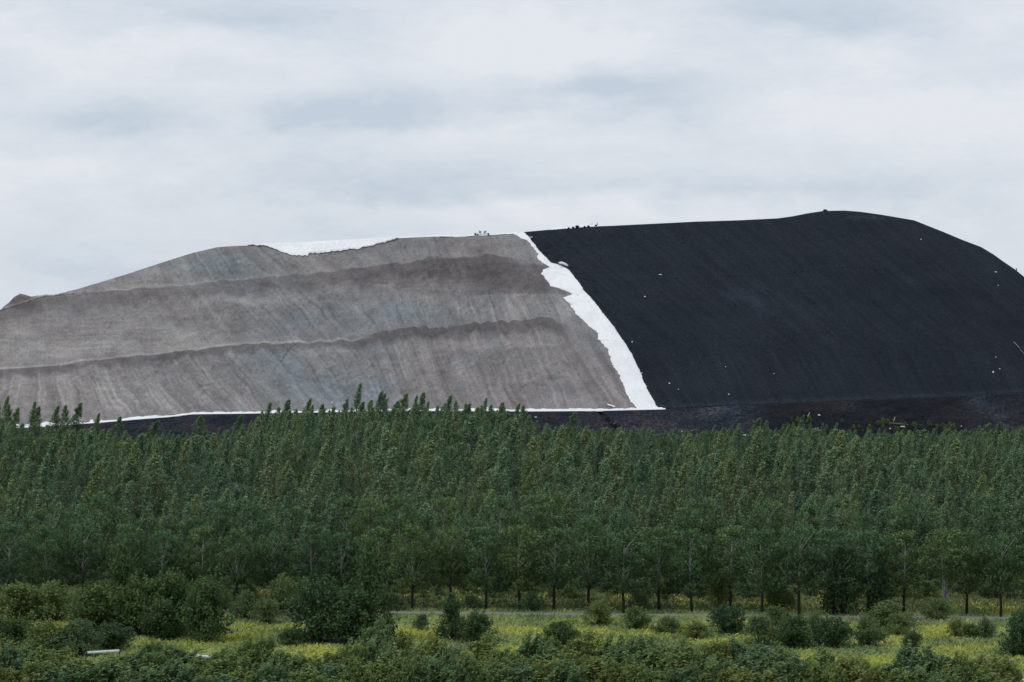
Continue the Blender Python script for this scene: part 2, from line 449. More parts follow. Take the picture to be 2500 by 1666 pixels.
def build_heap():
    px = np.arange(-450, 2951, 2.0)
    PX = px[None, :] + 0 * RFR[:, None]
    X, Y, Z, PY = surf(PX, RSEG[:, None], RFR[:, None])
    c = gravel_paint(PX, PY, RSEG[:, None], RFR[:, None])
    V = np.stack([X, Y, Z], -1).reshape(-1, 3)
    tag(link('spoil_heap', np_mesh('spoil_heap', V, grid_quads(len(ROWS), len(px)), M['gravel'], True, c.reshape(-1, 3))), kind='structure')
build_heap()

def tabxy(s, key):
    a = np.array([[float(v) for v in p.split(',')] for p in s.split()])
    return lambda y: np.interp(y, a[:, 1], a[:, 0])
edgeR = tabxy('1277,566 1295,586 1314,611 1330,628 1346,643 1372,650 1389,661 1408,686 1425,711 1452,743 1479,775 1498,799 1514,821 1533,850 1550,879 1560,900 1568,921 1577,944 1586,964 1607,998 1609,1010', 0)
edgeL0 = tabxy('1245,566 1254,573 1275,584 1293,593 1304,607 1314,621 1314,629 1317,637 1327,645 1340,654 1325,659 1321,670 1336,686 1346,702 1371,707 1400,719 1394,723 1377,727 1393,746 1407,771 '
               '1434,788 1438,798 1459,814 1459,823 1475,843 1489,864 1496,889 1511,914 1525,950 1536,971 1546,989 1560,999 1561,1010', 0)
def edgeL(y): return edgeL0(y) + (vnoise(y / 3.1, y * 0, 301) - .5) * 4 + (vnoise(y / 9, y * 0, 303) - .5) * 5

def solve_edge(fn):
    sg = np.where(RSEG >= 5, 4, RSEG); fr = np.where(RSEG >= 5, 1.0, RFR)
    grid = np.arange(1200, 1660, 1.0)
    _, _, _, py = surf(grid[None, :] + 0 * fr[:, None], sg[:, None], fr[:, None])
    inside = grid[None, :] <= fn(py)
    return np.array([grid[np.where(r)[0][-1]] if r.any() else 1240.0 for r in inside])

def build_cover():
    e = solve_edge(edgeR)
    e = e + (fbm(RFR * 30 + RSEG * 9, RFR * 0, 305, 2) - .5) * 3
    c = np.linspace(0, 1, 520) ** 1.15
    PX = e[:, None] + (2950 - e[:, None]) * c[None, :]
    off = np.full_like(PX, .55); off[:, 0] = -.2
    sg = RSEG[:, None] + 0 * PX.astype(int); fr = RFR[:, None] + 0 * PX
    X, Y, Z, PY = surf(PX, sg, fr, off)
    col_ = soil_paint(PX, PY)
    V = np.stack([X, Y, Z], -1).reshape(-1, 3)
    tag(link('soil_cover', np_mesh('soil_cover', V, grid_quads(*PX.shape), M['soil'], True, col_.reshape(-1, 3))), kind='structure')
    # white liner between gravel and soil
    l = solve_edge(edgeL); keep = RSEG <= 6
    l = l[keep]; r = (e + 6)[keep]
    c = np.linspace(0, 1, 40)
    PX = l[:, None] + (r - l)[:, None] * c[None, :]
    sg = RSEG[keep][:, None] + 0 * PX.astype(int); fr = RFR[keep][:, None] + 0 * PX
    off = .28 + .22 * (fbm(PX / 9, PX * 0 + (sg + fr) * 22, 307, 3) - .5)
    off[:, 0] = .02
    X, Y, Z, PY = surf(PX, sg, fr, off)
    V = np.stack([X, Y, Z], -1).reshape(-1, 3)
    o = link('liner_sheet', np_mesh('liner_sheet', V, grid_quads(*PX.shape), M['liner'], True))
    tag(o, 'long white liner sheet running down the heap between grey gravel and black soil', 'liner sheet')
build_cover()

def face_point(px, py, off=0.0):
    """surface point of the heap seen at px,py"""
    for sg in (0, 2, 4):
        _, _, _, a = surf(np.array([px]), np.array([sg]), np.array([0.0])); _, _, _, b = surf(np.array([px]), np.array([sg]), np.array([1.0]))
        if b[0] <= py <= a[0] + .5:
            lo, hi = 0.0, 1.0
            for _ in range(30):
                m = (lo + hi) / 2
                X, Y, Z, p = surf(np.array([px]), np.array([sg]), np.array([m]), off)
                if p[0] > py: lo = m
                else: hi = m
            return Vector((X[0], Y[0], Z[0]))
    X, Y, Z, p = surf(np.array([px]), np.array([4]), np.array([1.0]), off)
    return Vector((X[0], Y[0], Z[0]))

def crest_liner():
    low = tab('610,600 650,605 672,612 690,620 715,625 742,629 752,631 754,625 775,624 800,623 822,618 835,619 850,612 872,612 883,605 900,604 915,597 935,595 950,590 960,589 935,585 990,583')
    lowa = tab('605,600 640,603 672,611 690,620 715,626 742,630 753,631 755,624 775,623 800,622 818,618 835,617 850,612 872,610 883,605 900,603 915,598 935,594 955,590 962,588 966,584 985,583')
    px = np.arange(605, 972, 1.5)
    Ys, Zs = heap_nodes(px)
    rows = []
    pc = crest(px)
    pl = np.maximum(lowa(px) + (vnoise(px / 5, px * 0, 311) - .5) * 3, pc + .3)
    for t in np.linspace(0, 1, 14):
        py = pl + (pc - pl) * t
        a = (HY - py) / F; tn = (Zs[5] - Zs[4]) / (Ys[5] - Ys[4])
        Y = (H - Zs[4] + tn * Ys[4]) / (tn - a); fr = (Y - Ys[4]) / (Ys[5] - Ys[4])
        off = .9 + .3 * fbm(px / 16, t * 4 + px * 0, 313, 2) if t > 0 else np.full_like(px, .5)
        X, Yv, Z, _ = surf(px, np.full(len(px), 4), fr, off)
        rows.append(np.stack([X, Yv, Z], 1))
    for fr in (.5, 1.0):
        X, Yv, Z, _ = surf(px, np.full(len(px), 5), np.full(len(px), fr), .5)
        rows.append(np.stack([X, Yv, Z], 1))
    X, Yv, Z, _ = surf(px, np.full(len(px), 6), np.full(len(px), 1.0), .3)
    rows.append(np.stack([X, Yv, Z], 1))
    V = np.concatenate(rows)
    tag(link('liner_sheet', np_mesh('liner_sheet', V, grid_quads(len(rows), len(px)), M['liner'], True)),
        'bright white liner sheet hanging over the crest above the grey gravel', 'liner sheet')
crest_liner()

def crest_edge():
    px = np.arange(968, 1262, 1.5)
    t = (2.6 + 3.0 * fbm(px / 24, px * 0, 331, 3)) * U_ * sstep(966, 985, px) * np.where((px > 1140) & (px < 1206), 1.2, 1.0)
    X, Y, Z, _ = surf(px, np.full(len(px), 4), np.full(len(px), 1.0), .1)
    rows = []
    for d, k, c in ((.3, 0, -.3), (.8, .5, 0), (1.3, 1.0, 0), (2.6, 1.0, .05), (4.5, .2, 0)):
        rows.append(np.stack([X, Y + d, Z + t * k + c], 1))
    tag(link('liner_sheet', np_mesh('liner_sheet', np.concatenate(rows), grid_quads(len(rows), len(px)), M['liner'], True)),
        'thin white liner edge showing along the gravel crest left of the white strip', 'liner sheet')
U_ = 1330 / F
crest_edge()

def foot_liner():
    px = np.arange(-120, 1626, 1.5)
    Yb = Ybase(px); _, Zs = heap_nodes(px); zb = Zs[0]
    t = .35 + .9 * fbm(px / 28, px * 0, 321, 3) ** 1.4 + .5 * blob(px, px * 0, 1195, 0, 30, 1) + .5 * blob(px, px * 0, 25, 0, 18, 1)
    t = t * np.where(px < 250, .35 + 1.3 * sstep(.45, .6, vnoise(px / 14, px * 0, 323)), 1.0)
    wob = (vnoise(px / 6, px * 0, 325) - .5) * .25
    prof = [(1.6, 1.0, 0), (.5, .95, .1), (-.3, .5, .1), (-1.2, .12, .06), (-2.6, 0, .10), (-3.4, 0, -.25)]
    rows = []
    for dy, h, c in prof:
        Y = Yb + dy; rows.append(np.stack([(px - 1250) / F * Y, Y, zb + h * t + c + wob * (h > .3)], 1))
    V = np.concatenate(rows)
    tag(link('liner_sheet', np_mesh('liner_sheet', V, grid_quads(len(rows), len(px)), M['liner'], True)),
        'thin white edge of liner along the foot of the grey slope', 'liner sheet')
foot_liner()

def build_bank():
    px = np.arange(-450, 2951, 3.0)
    Yb = Ybase(px); _, Zs = heap_nodes(px); zb = Zs[0]
    prof = [(4, -.6), (1.0, -.05), (-1.5, .0), (-3.2, -.05)]
    rows = []; cols = []
    base_top = len(prof)
    n = 70
    fr = np.linspace(0, 1, n)[1:]
    for dy, dz in prof:
        rows.append((Yb + dy, zb + dz, np.zeros_like(px)))
    for f in fr:
        rows.append((Yb - 3.2 - f * (zb + 3) / .62, zb - f * (zb + 3), np.full_like(px, f)))
    V = []; C = []
    for Y, Z, f in rows:
        e = np.sin(np.pi * np.clip(f, 0, 1)) ** .4
        rough = (fbm(px / 7, f * 30, 401, 3) - .5) * 1.0 + (fbm(px / 40, f * 6, 403, 2) - .5) * 2.2
        t = np.clip((f * 75) / 49, 0, 1)
        gul = np.exp(-((px - (1463 + 58 * t)) / (5 + 5 * t)) ** 2) * (f > .01) * (f < .75)
        Yd = Y - rough * e * .8 + gul * 1.5; Zd = Z + rough * e * .4 - gul * .8
        V.append(np.stack([(px - 1250) / F * Y, Yd, Zd], 1))
        c1 = col3((.013, .017, .024)); c2 = col3((.023, .023, .029))
        m = sstep(.35, .7, fbm(px / 60, f * 5, 405, 3))[:, None]
        c = c1 * (1 - m) + c2 * m
        lite = (1.6 * blob(px, f * 60, 1760, 4, 70, 12) + 1.2 * blob(px, f * 60, 2080, 6, 30, 10) + 1.3 * np.exp(-((px - 2370 - f * 130) / 28) ** 2) * (px > 2300)
                + .8 * blob(px, f * 60, 1600, 30, 140, 25) + .5 * blob(px, f * 60, 400, 15, 160, 20)) * sstep(.35, .65, fbm(px / 6, f * 40, 407, 3))
        smoothdark = .35 * sstep(1830, 1900, px) * (1 - sstep(2330, 2380, px))
        k = (1 + lite) * (1 - smoothdark) * (1 - .75 * gul)
        sp = vnoise(px / 2.2, f * 120, 409) ** 9 * 4 * (1 - sstep(1830, 1900, px)) * sstep(1400, 1480, px)
        C.append(np.clip(c * (k + sp * e)[:, None], .005, .3))
    V = np.concatenate(V); C = np.concatenate(C)
    tag(link('earth_bank', np_mesh('earth_bank', V, grid_quads(len(rows), len(px)), M['rubble'], True, C)), kind='structure')
    return None
build_bank()

def bank_point(px, py):
    Yb = float(Ybase(px)); _, Zs = heap_nodes(np.array([px])); zb = Zs[0][0]
    Y0 = Yb - 3.2; a = (HY - py) / F; tn = .62
    Y = (H - zb + tn * Y0) / (tn - a)
    return Vector(((px - 1250) / F * Y, Y, H + a * Y))

# ------------------------------------------------------------------ trees
def rand_rot(n, up=0.0):
    """two orthogonal unit vectors per leaf"""
    a = RNG.normal(size=(n, 3)); a[:, 2] += up * 0
    nrm = RNG.normal(size=(n, 3)); nrm[:, 2] = np.abs(nrm[:, 2]) + up
    nrm /= np.linalg.norm(nrm, axis=1)[:, None]
    u = np.cross(nrm, a); u /= np.linalg.norm(u, axis=1)[:, None] + 1e-9
    v = np.cross(nrm, u)
    return u, v

def leaves_mesh(name, P, size, mat, var, up=.4, elong=1.0):
    n = len(P)
    u, v = rand_rot(n, up)
    s = (size * RNG.uniform(.6, 1.25, n))[:, None]
    u = u * s * elong; v = v * s
    V = np.stack([P - u, P - v * .8, P + u, P + v * .8], 1).reshape(-1, 3)
    Q = np.arange(n * 4).reshape(-1, 4)
    return np_mesh(name, V, Q, mat, False, None, np.repeat(var, 4))

def tube(pts, radii, seg=6):
    """tapered tube along pts -> verts, quads"""
    V = []; Q = []
    pts = [Vector(p) for p in pts]
    for i, p in enumerate(pts):
        d = (pts[min(i + 1, len(pts) - 1)] - pts[max(i - 1, 0)]).normalized()
        a = d.orthogonal().normalized(); b = d.cross(a)
        if i: # keep frames aligned
            a = (pa - d * pa.dot(d)).normalized(); b = d.cross(a)
        pa = a
        for k in range(seg):
            t = 2 * math.pi * k / seg
            V.append(p + (a * math.cos(t) + b * math.sin(t)) * radii[i])
    for i in range(len(pts) - 1):
        for k in range(seg):
            Q.append((i * seg + k, i * seg + (k + 1) % seg, (i + 1) * seg + (k + 1) % seg, (i + 1) * seg + k))
    return V, Q

def tubes_mesh(name, tubes, mat, seg=6):
    V = []; Q = []
    for pts, rad in tubes:
        v, q = tube(pts, rad, seg); o = len(V)
        V += [tuple(x) for x in v]; Q += [tuple(i + o for i in f) for f in q]
    return np_mesh(name, V, Q, mat, True)

def spire_tree(seed, R=2.2, h=16.0, lean=1.9, dens=1.0, e=1.6):
    rg = np.random.default_rng(seed)
    K = int(170 * dens)
    t = rg.uniform(0, 1, K) ** .85
    t[:8] = np.linspace(.84, 1.0, 8)
    prof = (1 - t ** e) ** .95 * np.minimum(1, .55 + t / .3) + .02
    ang = rg.uniform(0, 2 * np.pi, K)
    lob = 1 + .30 * np.sin(ang * 2 + rg.uniform(0, 6)) + .34 * np.sin(ang * 3 + t * 9 + rg.uniform(0, 6)) + .2 * np.sin(t * 23 + rg.uniform(0, 6))
    rr = R * prof * lob * rg.uniform(.25, 1.08, K) ** .6
    z0 = .20 * h
    C = np.stack([np.cos(ang) * rr + lean * t ** 2.6, np.sin(ang) * rr, z0 + (h - z0) * t], 1)
    C[:, 2] += rr * .25
    n = 17
    P = np.repeat(C, n, 0)
    sp = (.40 * (1 - .55 * np.repeat(t, n)))[:, None]
    off = rg.normal(size=P.shape) * sp * np.array([1, 1, 1.15])
    P = P + off; P[:, 0] += np.clip(off[:, 2], 0, 2) * .35
    cl = rg.uniform(0, 1, K)
    tt = np.repeat(t, n); rn = np.repeat(rr / (R * 1.2), n)
    var = np.clip(.24 * np.repeat(cl, n) + .28 * rg.uniform(0, 1, len(P)) + .44 * tt ** 1.5 + .14 * rn, 0, 1)  # crown self-shade painted in: darker below and inside, lighter at the tips
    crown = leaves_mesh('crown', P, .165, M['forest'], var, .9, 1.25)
    tr = [([(0, 0, -.6), (.05, 0, h * .3), (.15 + lean * .1, .05, h * .6), (lean * .6, 0, h * .86)], [.16, .13, .09, .03])]
    for k in range(4):
        a = rg.uniform(0, 6.28); zz = h * rg.uniform(.25, .6)
        tr.append(([(0.1, 0, zz), (math.cos(a) * 1.0, math.sin(a) * 1.0, zz + 1.3)], [.05, .02]))
    trunk = tubes_mesh('trunk', tr, M['forestbark'], 5)
    return crown, trunk, h + .4

def broad_tree(seed, R=4.5, h=16.0, z0=3.4, multi=False, dens=1.0):
    rg = np.random.default_rng(seed)
    tubes = []; tips = []
    stems = 5 if multi else 1
    for s in range(stems):
        a0 = rg.uniform(0, 6.28); sp = (1.9 if multi else .35)
        top = Vector((math.cos(a0) * sp, math.sin(a0) * sp, h * rg.uniform(.72, .86)))
        bx = Vector((math.cos(a0) * .35, math.sin(a0) * .35, 0)) if multi else Vector((0, 0, 0))
        mid = bx.lerp(top, .45) + Vector((rg.uniform(-.3, .3), rg.uniform(-.3, .3), 0))
        r0 = .17 if multi else .30
        tubes.append(([bx + Vector((0, 0, -.5)), bx + (mid - bx) * .45 + Vector((0, 0, .2)), mid, top], [r0, r0 * .8, r0 * .6, r0 * .2]))
        nb = 4 if multi else 11
        for k in range(nb):
            f = rg.uniform(.28, .95); p = (bx.lerp(mid, f * 2) if f < .5 else mid.lerp(top, f * 2 - 1))
            a = rg.uniform(0, 6.28); L = R * rg.uniform(.45, .8) * (1.15 - .6 * f)
            q = p + Vector((math.cos(a) * L, math.sin(a) * L, L * rg.uniform(.8, 1.6)))
            tubes.append(([p, p.lerp(q, .5) + Vector((0, 0, .08 * L)), q], [r0 * .30, r0 * .17, r0 * .07]))
            tips.append(q)
    # foliage: lumpy crown made of boughs
    nb = int(24 * dens)
    B = []
    for k in range(nb):
        t = (k + rg.uniform(0, 1)) / nb
        prof = math.sin(math.pi * min(1, .16 + t * .80)) ** .55
        a = k * 2.399 + rg.uniform(-.5, .5)
        r = R * prof * rg.uniform(.45, .82)
        B.append((math.cos(a) * r, math.sin(a) * r, z0 + .6 + (h - z0 - 1.9) * t, rg.uniform(.9, 1.75) * (.75 + .35 * prof)))
    B.append((.4, 0, h - 1.3, 1.1)); B.append((0, 0, h * .6, 1.8)); B.append((0, 0, h * .4, 1.7))
    Ps = []; Vs = []
    for (x, y, z, r) in B:
        m = int(26 * (r / 1.3) ** 2)
        d = rg.normal(size=(m, 3)); d /= np.linalg.norm(d, axis=1)[:, None]
        rad = rg.uniform(.3, 1, m) ** .45 * r
        c = np.array([x, y, z]) + d * rad[:, None] * np.array([1.15, 1.15, .78])
        c[:, 0] += .12 * (c[:, 2] - z)
        n = 6
        P = np.repeat(c, n, 0) + rg.normal(size=(m * n, 3)) * .24
        Ps.append(P); Vs.append(.45 * rg.uniform(.3, .8) + .25 * np.repeat(rg.uniform(0, 1, m), n) + .3 * rg.uniform(0, 1, m * n) + .12 * np.repeat(d[:, 2], n) + .22 * ((P[:, 2] - 9) / 7))  # painted shading: bough tops lighter, lower crown darker
    P = np.concatenate(Ps); var = np.clip(np.concatenate(Vs), 0, 1)
    ok = (P[:, 2] < h) & ~((np.abs(P[:, 0] - .1) < .30) & (P[:, 1] < .4) & (P[:, 2] > 6.5) & (P[:, 2] < 6.5 + rg.uniform(1.0, 5)) & (rg.uniform(size=len(P)) < .93))
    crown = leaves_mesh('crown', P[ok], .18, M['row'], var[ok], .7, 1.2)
    trunk = tubes_mesh('trunk', tubes, M['palebark'] if multi else M['bark'], 7)
    return crown, trunk, h

def shrub(seed, mat, upright=False, conic=False, leaf=.13, n_b=16):
    """unit shrub: about 4 m wide and 4 m high"""
    rg = np.random.default_rng(seed)
    Ps = []; Vs = []; tubes = []
    for k in range(n_b):
        t = rg.uniform(0, 1) ** .8
        prof = (1 - t * .92) if conic else math.sqrt(max(0, 1 - (t * .93) ** 2.2)) * (.86 + .14 * min(1, t * 4))
        a = k * 2.399 + rg.uniform(-.6, .6)
        r = 1.9 * prof * rg.uniform(.35, .98) * (1 + .22 * math.sin(a * 2 + seed)) 
        z = .35 + 3.1 * t * rg.uniform(.85, 1.08); rb = rg.uniform(.32, .88)
        x, y = math.cos(a) * r, math.sin(a) * r
        m = int(34 * (rb / .7) ** 2)
        d = rg.normal(size=(m, 3)); d /= np.linalg.norm(d, axis=1)[:, None]
        rad = rg.uniform(.2, 1, m) ** .45 * rb
        c = np.array([x, y, z]) + d * rad[:, None] * (np.array([.85, .85, 1.25]) if upright else np.array([1.1, 1.1, .85]))
        n = 6
        P = np.repeat(c, n, 0)
        if upright:
            sp = np.tile(np.linspace(-.32, .38, n), m)[:, None]
            di = np.repeat(np.stack([.45 + rg.normal(0, .3, m), rg.normal(0, .3, m), np.ones(m)], 1), n, 0)
            P = P + di * sp + rg.normal(size=P.shape) * .06
        else:
            P = P + rg.normal(size=P.shape) * .15
        v = .25 * rg.uniform(0, 1) + .3 * np.repeat(rg.uniform(0, 1, m), n) + .35 * rg.uniform(0, 1, m * n) + .14 * np.repeat(d[:, 2], n) + .06 * z / 3.5  # light from above painted in: upper sides of boughs paler
        Ps.append(P); Vs.append(v)
        tubes.append(([(x * .08, y * .08, -.3), (x * .5, y * .5, z * .45), (x * .9, y * .9, z)], [.06, .04, .015]))
    # loose shoots breaking the outline
    for k in range(34):
        a = rg.uniform(0, 6.28); el = rg.uniform(.1, 1.5); R0 = rg.uniform(1.5, 1.95)
        b0 = np.array([math.cos(a) * math.cos(el) * R0 * .95, math.sin(a) * math.cos(el) * R0 * .95, .7 + math.sin(el) * R0 * 1.45 * (1.15 if conic else 1)])
        if conic: b0[:2] *= max(.12, 1 - b0[2] / 4.2)
        dr = np.array([math.cos(a) * math.cos(el) + .25, math.sin(a) * math.cos(el), .5 + math.sin(el)]); dr /= np.linalg.norm(dr)
        u = rg.uniform(-.2, .75, 34)
        P = b0 + dr * u[:, None] + rg.normal(size=(34, 3)) * (.17 * (1.05 - np.clip(u, 0, 1)))[:, None]
        Ps.append(P); Vs.append(rg.uniform(.3, 1.0, 34))
    # filled base
    m = 500
    P = rg.normal(size=(m, 3)) * np.array([.85, .85, .7]) + np.array([0, 0, 1.1]); Ps.append(P); Vs.append(rg.uniform(.1, .6, m))
    P = np.concatenate(Ps); var = np.clip(np.concatenate(Vs), 0, 1)
    P[:, 2] = np.clip(P[:, 2], .03, 4.5)
    fol = leaves_mesh('foliage', P, leaf, mat, var, .3, 1.3)
    stems = tubes_mesh('stems', tubes, M['stem'], 4)
    return fol, stems

def willow(seed, mat):
    """loose multi-stemmed shrub of upswept leafy shoots, about 4 m wide and 4 m high"""
    rg = np.random.default_rng(seed)
    Ps = []; Vs = []; tubes = []
    for k in range(46):
        r = 2.15 * math.sqrt(rg.uniform()); a = rg.uniform(0, 6.28)
        x, y = r * math.cos(a), r * math.sin(a)
        top = 3.9 * (1 - (r / 2.6) ** 2) * rg.uniform(.70, 1.10)
        m = 26
        t = rg.uniform(.12, 1, m) ** .7
        sw = .42 * (1 - t * .8)
        c = np.stack([x * (.75 + .25 * t) + .35 * t + rg.normal(0, 1, m) * sw, y * (.75 + .25 * t) + rg.normal(0, 1, m) * sw, top * t], 1)
        n = 7
        P = np.repeat(c, n, 0)
        sp = np.tile(np.linspace(-.22, .30, n), m)[:, None]
        di = np.repeat(np.stack([.35 + rg.normal(0, .35, m), rg.normal(0, .35, m), np.ones(m)], 1), n, 0)
        P = P + di * sp + rg.normal(size=P.shape) * .05
        bough = rg.uniform(0, .3)
        v = bough + .22 * np.repeat(rg.uniform(0, 1, m), n) + .25 * rg.uniform(0, 1, m * n) + .34 * (P[:, 2] / 3.9) ** 1.5  # shoot tops painted lighter, as under sky light
        Ps.append(P); Vs.append(v)
        if k % 2 == 0:
            tubes.append(([(x * .1, y * .1, -.3), (x * .6, y * .6, top * .45), (x + .2, y, top * .92)], [.05, .03, .012]))
    P = np.concatenate(Ps); var = np.clip(np.concatenate(Vs), 0, 1)
    P[:, 2] = np.clip(P[:, 2], .03, 4.5)
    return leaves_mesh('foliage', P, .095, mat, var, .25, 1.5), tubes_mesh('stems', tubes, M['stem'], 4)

class Kind:
    """a kind of plant: shared meshes for its parts"""
    def __init__(s, parts): s.parts = parts
    def place(s, name, loc, rz, scale, label, cat, group=None):
        r = empty(name, loc, rz, scale)
        for pn, me in s.parts: link(pn, me, r)
        return tag(r, label, cat, group)

spires = []
for i, (R, ln, dn) in enumerate([(2.9, .9, 1.35), (2.4, 1.7, 1.1), (3.3, .5, 1.55), (2.6, .3, 1.1), (3.0, 1.3, 1.4), (2.1, 1.2, 1.0), (3.7, .6, 1.75), (2.7, 1.4, 1.2), (3.1, .2, 1.45)]):
    c, t, h = spire_tree(100 + i, R, 16.0, ln, dn, [1.1, .95, 1.4, 1.2, 1.0, .9, 1.6, 1.1, 1.3][i])
    spires.append(Kind([('crown', c), ('trunk', t)]))
broads = []
for i, (R, z0) in enumerate([(5.2, 2.9), (4.6, 2.5), (5.6, 3.3), (4.9, 2.8), (5.3, 2.4)]):
    c, t, h = broad_tree(200 + i, R, 16.0, z0)
    broads.append(Kind([('crown', c), ('trunk', t)]))
c, t, h = broad_tree(230, 5.2, 16.5, 6.5, True)
multi_kind = Kind([('crown', c), ('trunk', t)])

# --- shrubs
def shrub_kind(seed, mat, **kw):
    f, s = shrub(seed, M[mat], **kw); return Kind([('foliage', f), ('stems', s)])
K_dark = [shrub_kind(300 + i, 'darkbush', leaf=.085, n_b=30, conic=(i == 2)) for i in range(3)]
K_bush = [shrub_kind(310 + i, 'bush', leaf=.09, n_b=22) for i in range(4)]
K_will = []
for i in range(6):
    f_, s_ = willow(320 + i, M['willow']); K_will.append(Kind([('foliage', f_), ('stems', s_)]))

# --- front row of broadleaf trees beside the path
NUM = ['first', 'second', 'third', 'fourth', 'fifth', 'sixth', 'seventh', 'eighth', 'ninth', 'tenth', 'eleventh', 'twelfth', 'thirteenth', 'fourteenth',
       'fifteenth', 'sixteenth', 'seventeenth', 'eighteenth', 'nineteenth', 'twentieth', 'twenty-first', 'twenty-second', 'twenty-third', 'twenty-fourth',
       'twenty-fifth', 'twenty-sixth', 'twenty-seventh', 'twenty-eighth', 'twenty-ninth', 'thirtieth']
row = [(-70, 1478, 1275), (20, 1478, 1268), (112, 1472, 1275), (205, 1470, 1262), (310, 1470, 1270), (400, 1470, 1288), (492, 1470, 1278), (577, 1474, 1285), (665, 1470, 1292), (762, 1472, 1272),
       (838, 1474, 1292), (920, 1478, 1280), (1006, 1488, 1275), (1101, 1480, 1278), (1187, 1487, 1276), (1270, 1488, 1272), (1352, 1490, 1280), (1436, 1492, 1256), (1523, 1498, 1282),
       (1608, 1490, 1276), (1689, 1494, 1282), (1782, 1492, 1276), (1860, 1498, 1284), (1951, 1504, 1268), (2036, 1500, 1280), (2123, 1497, 1286), (2206, 1496, 1288),
       (2360, 1500, 1286), (2444, 1506, 1290), (2540, 1504, 1280)]
for i, (px, pb, pt) in enumerate(row):
    Y = H * F / (pb - HY); X = (px - 1250) / F * Y
    h = (pb - pt) / F * Y
    s = h / 16.0
    w = s * random.uniform(.96, 1.1)
    side = 'broadleaf tree with dark bare trunk behind the path, %s from left in its row' % NUM[i]
    broads[i % 5].place('broadleaf_tree', (X, Y, 0), random.uniform(-.45, .45), (w, w, s), side, 'tree', 'broadleaf trees in a row along the path')
Y = H * F / (1500 - HY)
multi_kind.place('broadleaf_tree', ((2302 - 1250) / F * Y, Y - 3, 0), 1.0, (1, 1, .97), 'broadleaf tree of several pale leaning stems from one root, right part of the row', 'tree',
                 'broadleaf trees in a row along the path')

n2 = 0
for px in range(-40, 2560, 74):
    q = px + random.uniform(-22, 22); Y = random.uniform(556, 600); X = (q - 1250) / F * Y
    pt = random.uniform(1196, 1262); g = float(gz(X, Y)); h = H + (HY - pt) / F * Y - g; sc_ = h / 16.0; w = sc_ * random.uniform(.8, 1.0)
    broads[(n2 * 3) % 5].place('forest_edge_tree', (X, Y, g), random.uniform(-.45, .45), (w, w, sc_),
        'broadleaf tree with rounded crown at the forest edge behind the row, %s from left' % (NUM[n2] if n2 < 30 else 'number %d' % (n2 + 1)), 'tree', 'broadleaf trees at the forest edge')
    n2 += 1

# --- forest
Tline = tab('-300,1040 0,1032 120,1038 250,1048 300,1060 400,1062 520,1060 600,1034 640,1008 720,1000 900,994 1000,990 1200,998 1300,1020 1340,1036 1500,1042 1700,1050 1800,1044 1950,1042 2100,1048 2200,1052 2400,1046 2500,1045 2900,1055')
emerg = [(21, 970), (36, 990), (6, 992), (49, 998), (92, 984), (104, 995), (144, 993), (175, 992), (202, 986), (247, 1011), (302, 1019), (387, 1029), (503, 1017), (595, 1013), (667, 986), (714, 978), (760, 976),
         (803, 989), (852, 976), (887, 940), (915, 979), (934, 958), (954, 963), (998, 963), (1023, 969), (1043, 961), (1103, 968), (1125, 981), (1151, 988), (1193, 975), (1236, 985),
         (1269, 987), (1292, 993), (1409, 1008), (1476, 1046), (1652, 1050), (1697, 1050), (1778, 1046), (1859, 1022), (1966, 1017), (2337, 1037), (2456, 1032), (2418, 1036)]
pts = []; taken = []
tries = 0
while tries < 60000 and len(pts) < 1500:
    tries += 1
    pb = random.uniform(HY + H * F / 1085, HY + H * F / 566); Y = H * F / (pb - HY)
    px = random.uniform(-300, 2800); X = (px - 1250) / F * Y
    g = float(gz(X, Y)); cl = float(fbm(X / 26, Y / 60, 501, 2))
    if cl < .37 and random.random() < .85: continue              # small clearings
    rx = 37 * 720 / Y; ry = 19 * (720 / Y) ** 1.2
    if any(((px - q[0]) / rx) ** 2 + ((pb - q[1]) / ry) ** 2 < 1 for q in taken): continue
    h = min(22.5, 17.2 + 4.0 * (cl - .4) + random.gauss(0, 2.9))
    if Y < 640: h = min(h, random.uniform(13, 17))
    lim = float(Tline(px)) + abs(random.gauss(0, 13))
    h = min(h, H + (HY - lim) / F * Y - g)
    if h < 7: continue
    taken.append((px, pb)); pts.append((X, Y, g, h, px))
for px in np.arange(-150, 2650, 17):
    q = float(px) + random.uniform(-8, 8); Y = random.uniform(930, 1075); X = (q - 1250) / F * Y; g = float(gz(X, Y))
    h = H + (HY - float(Tline(q)) - random.uniform(-14, 30)) / F * Y - g
    if h > 7: pts.append((X, Y, g, h, q))
low = []
Yv = 566.0
while Yv < 1120:
    half = .18 * Yv * 1.2 + 12
    stp = 6.0
    n = int(2 * half / stp)
    for k in range(n):
        X = -half + (k + random.random()) * stp; Y = Yv + random.uniform(-3, 3)
        g = float(gz(X, Y)); h = random.uniform(2.2, 4.5)
        lim = float(Tline(1250 + X / Y * F)) + 12
        h = min(h, H + (HY - lim) / F * Y - g)
        if h > 2: low.append((X, Y, g, h))
    Yv += 6.0
pts.sort(key=lambda p: p[1])
N_IND = 255
vis = [p for p in pts if -20 < p[4] < 2520]
ind = set(id(p) for p in vis[:N_IND])
for p in vis[:N_IND]:
    X, Y, g, h, px = p
    s = h / 16.0; w = s * random.uniform(.95, 1.3)
    # lean stays on the lee side: only a small turn
    w = s * random.uniform(.8, 1.15)
    random.choice(spires).place('forest_tree', (X, Y, g), random.uniform(-.9, .9), (w, w, s),
        'slender leafy green tree standing in the dense forest just behind the broadleaf row', 'tree', 'forest trees just behind the broadleaf row')
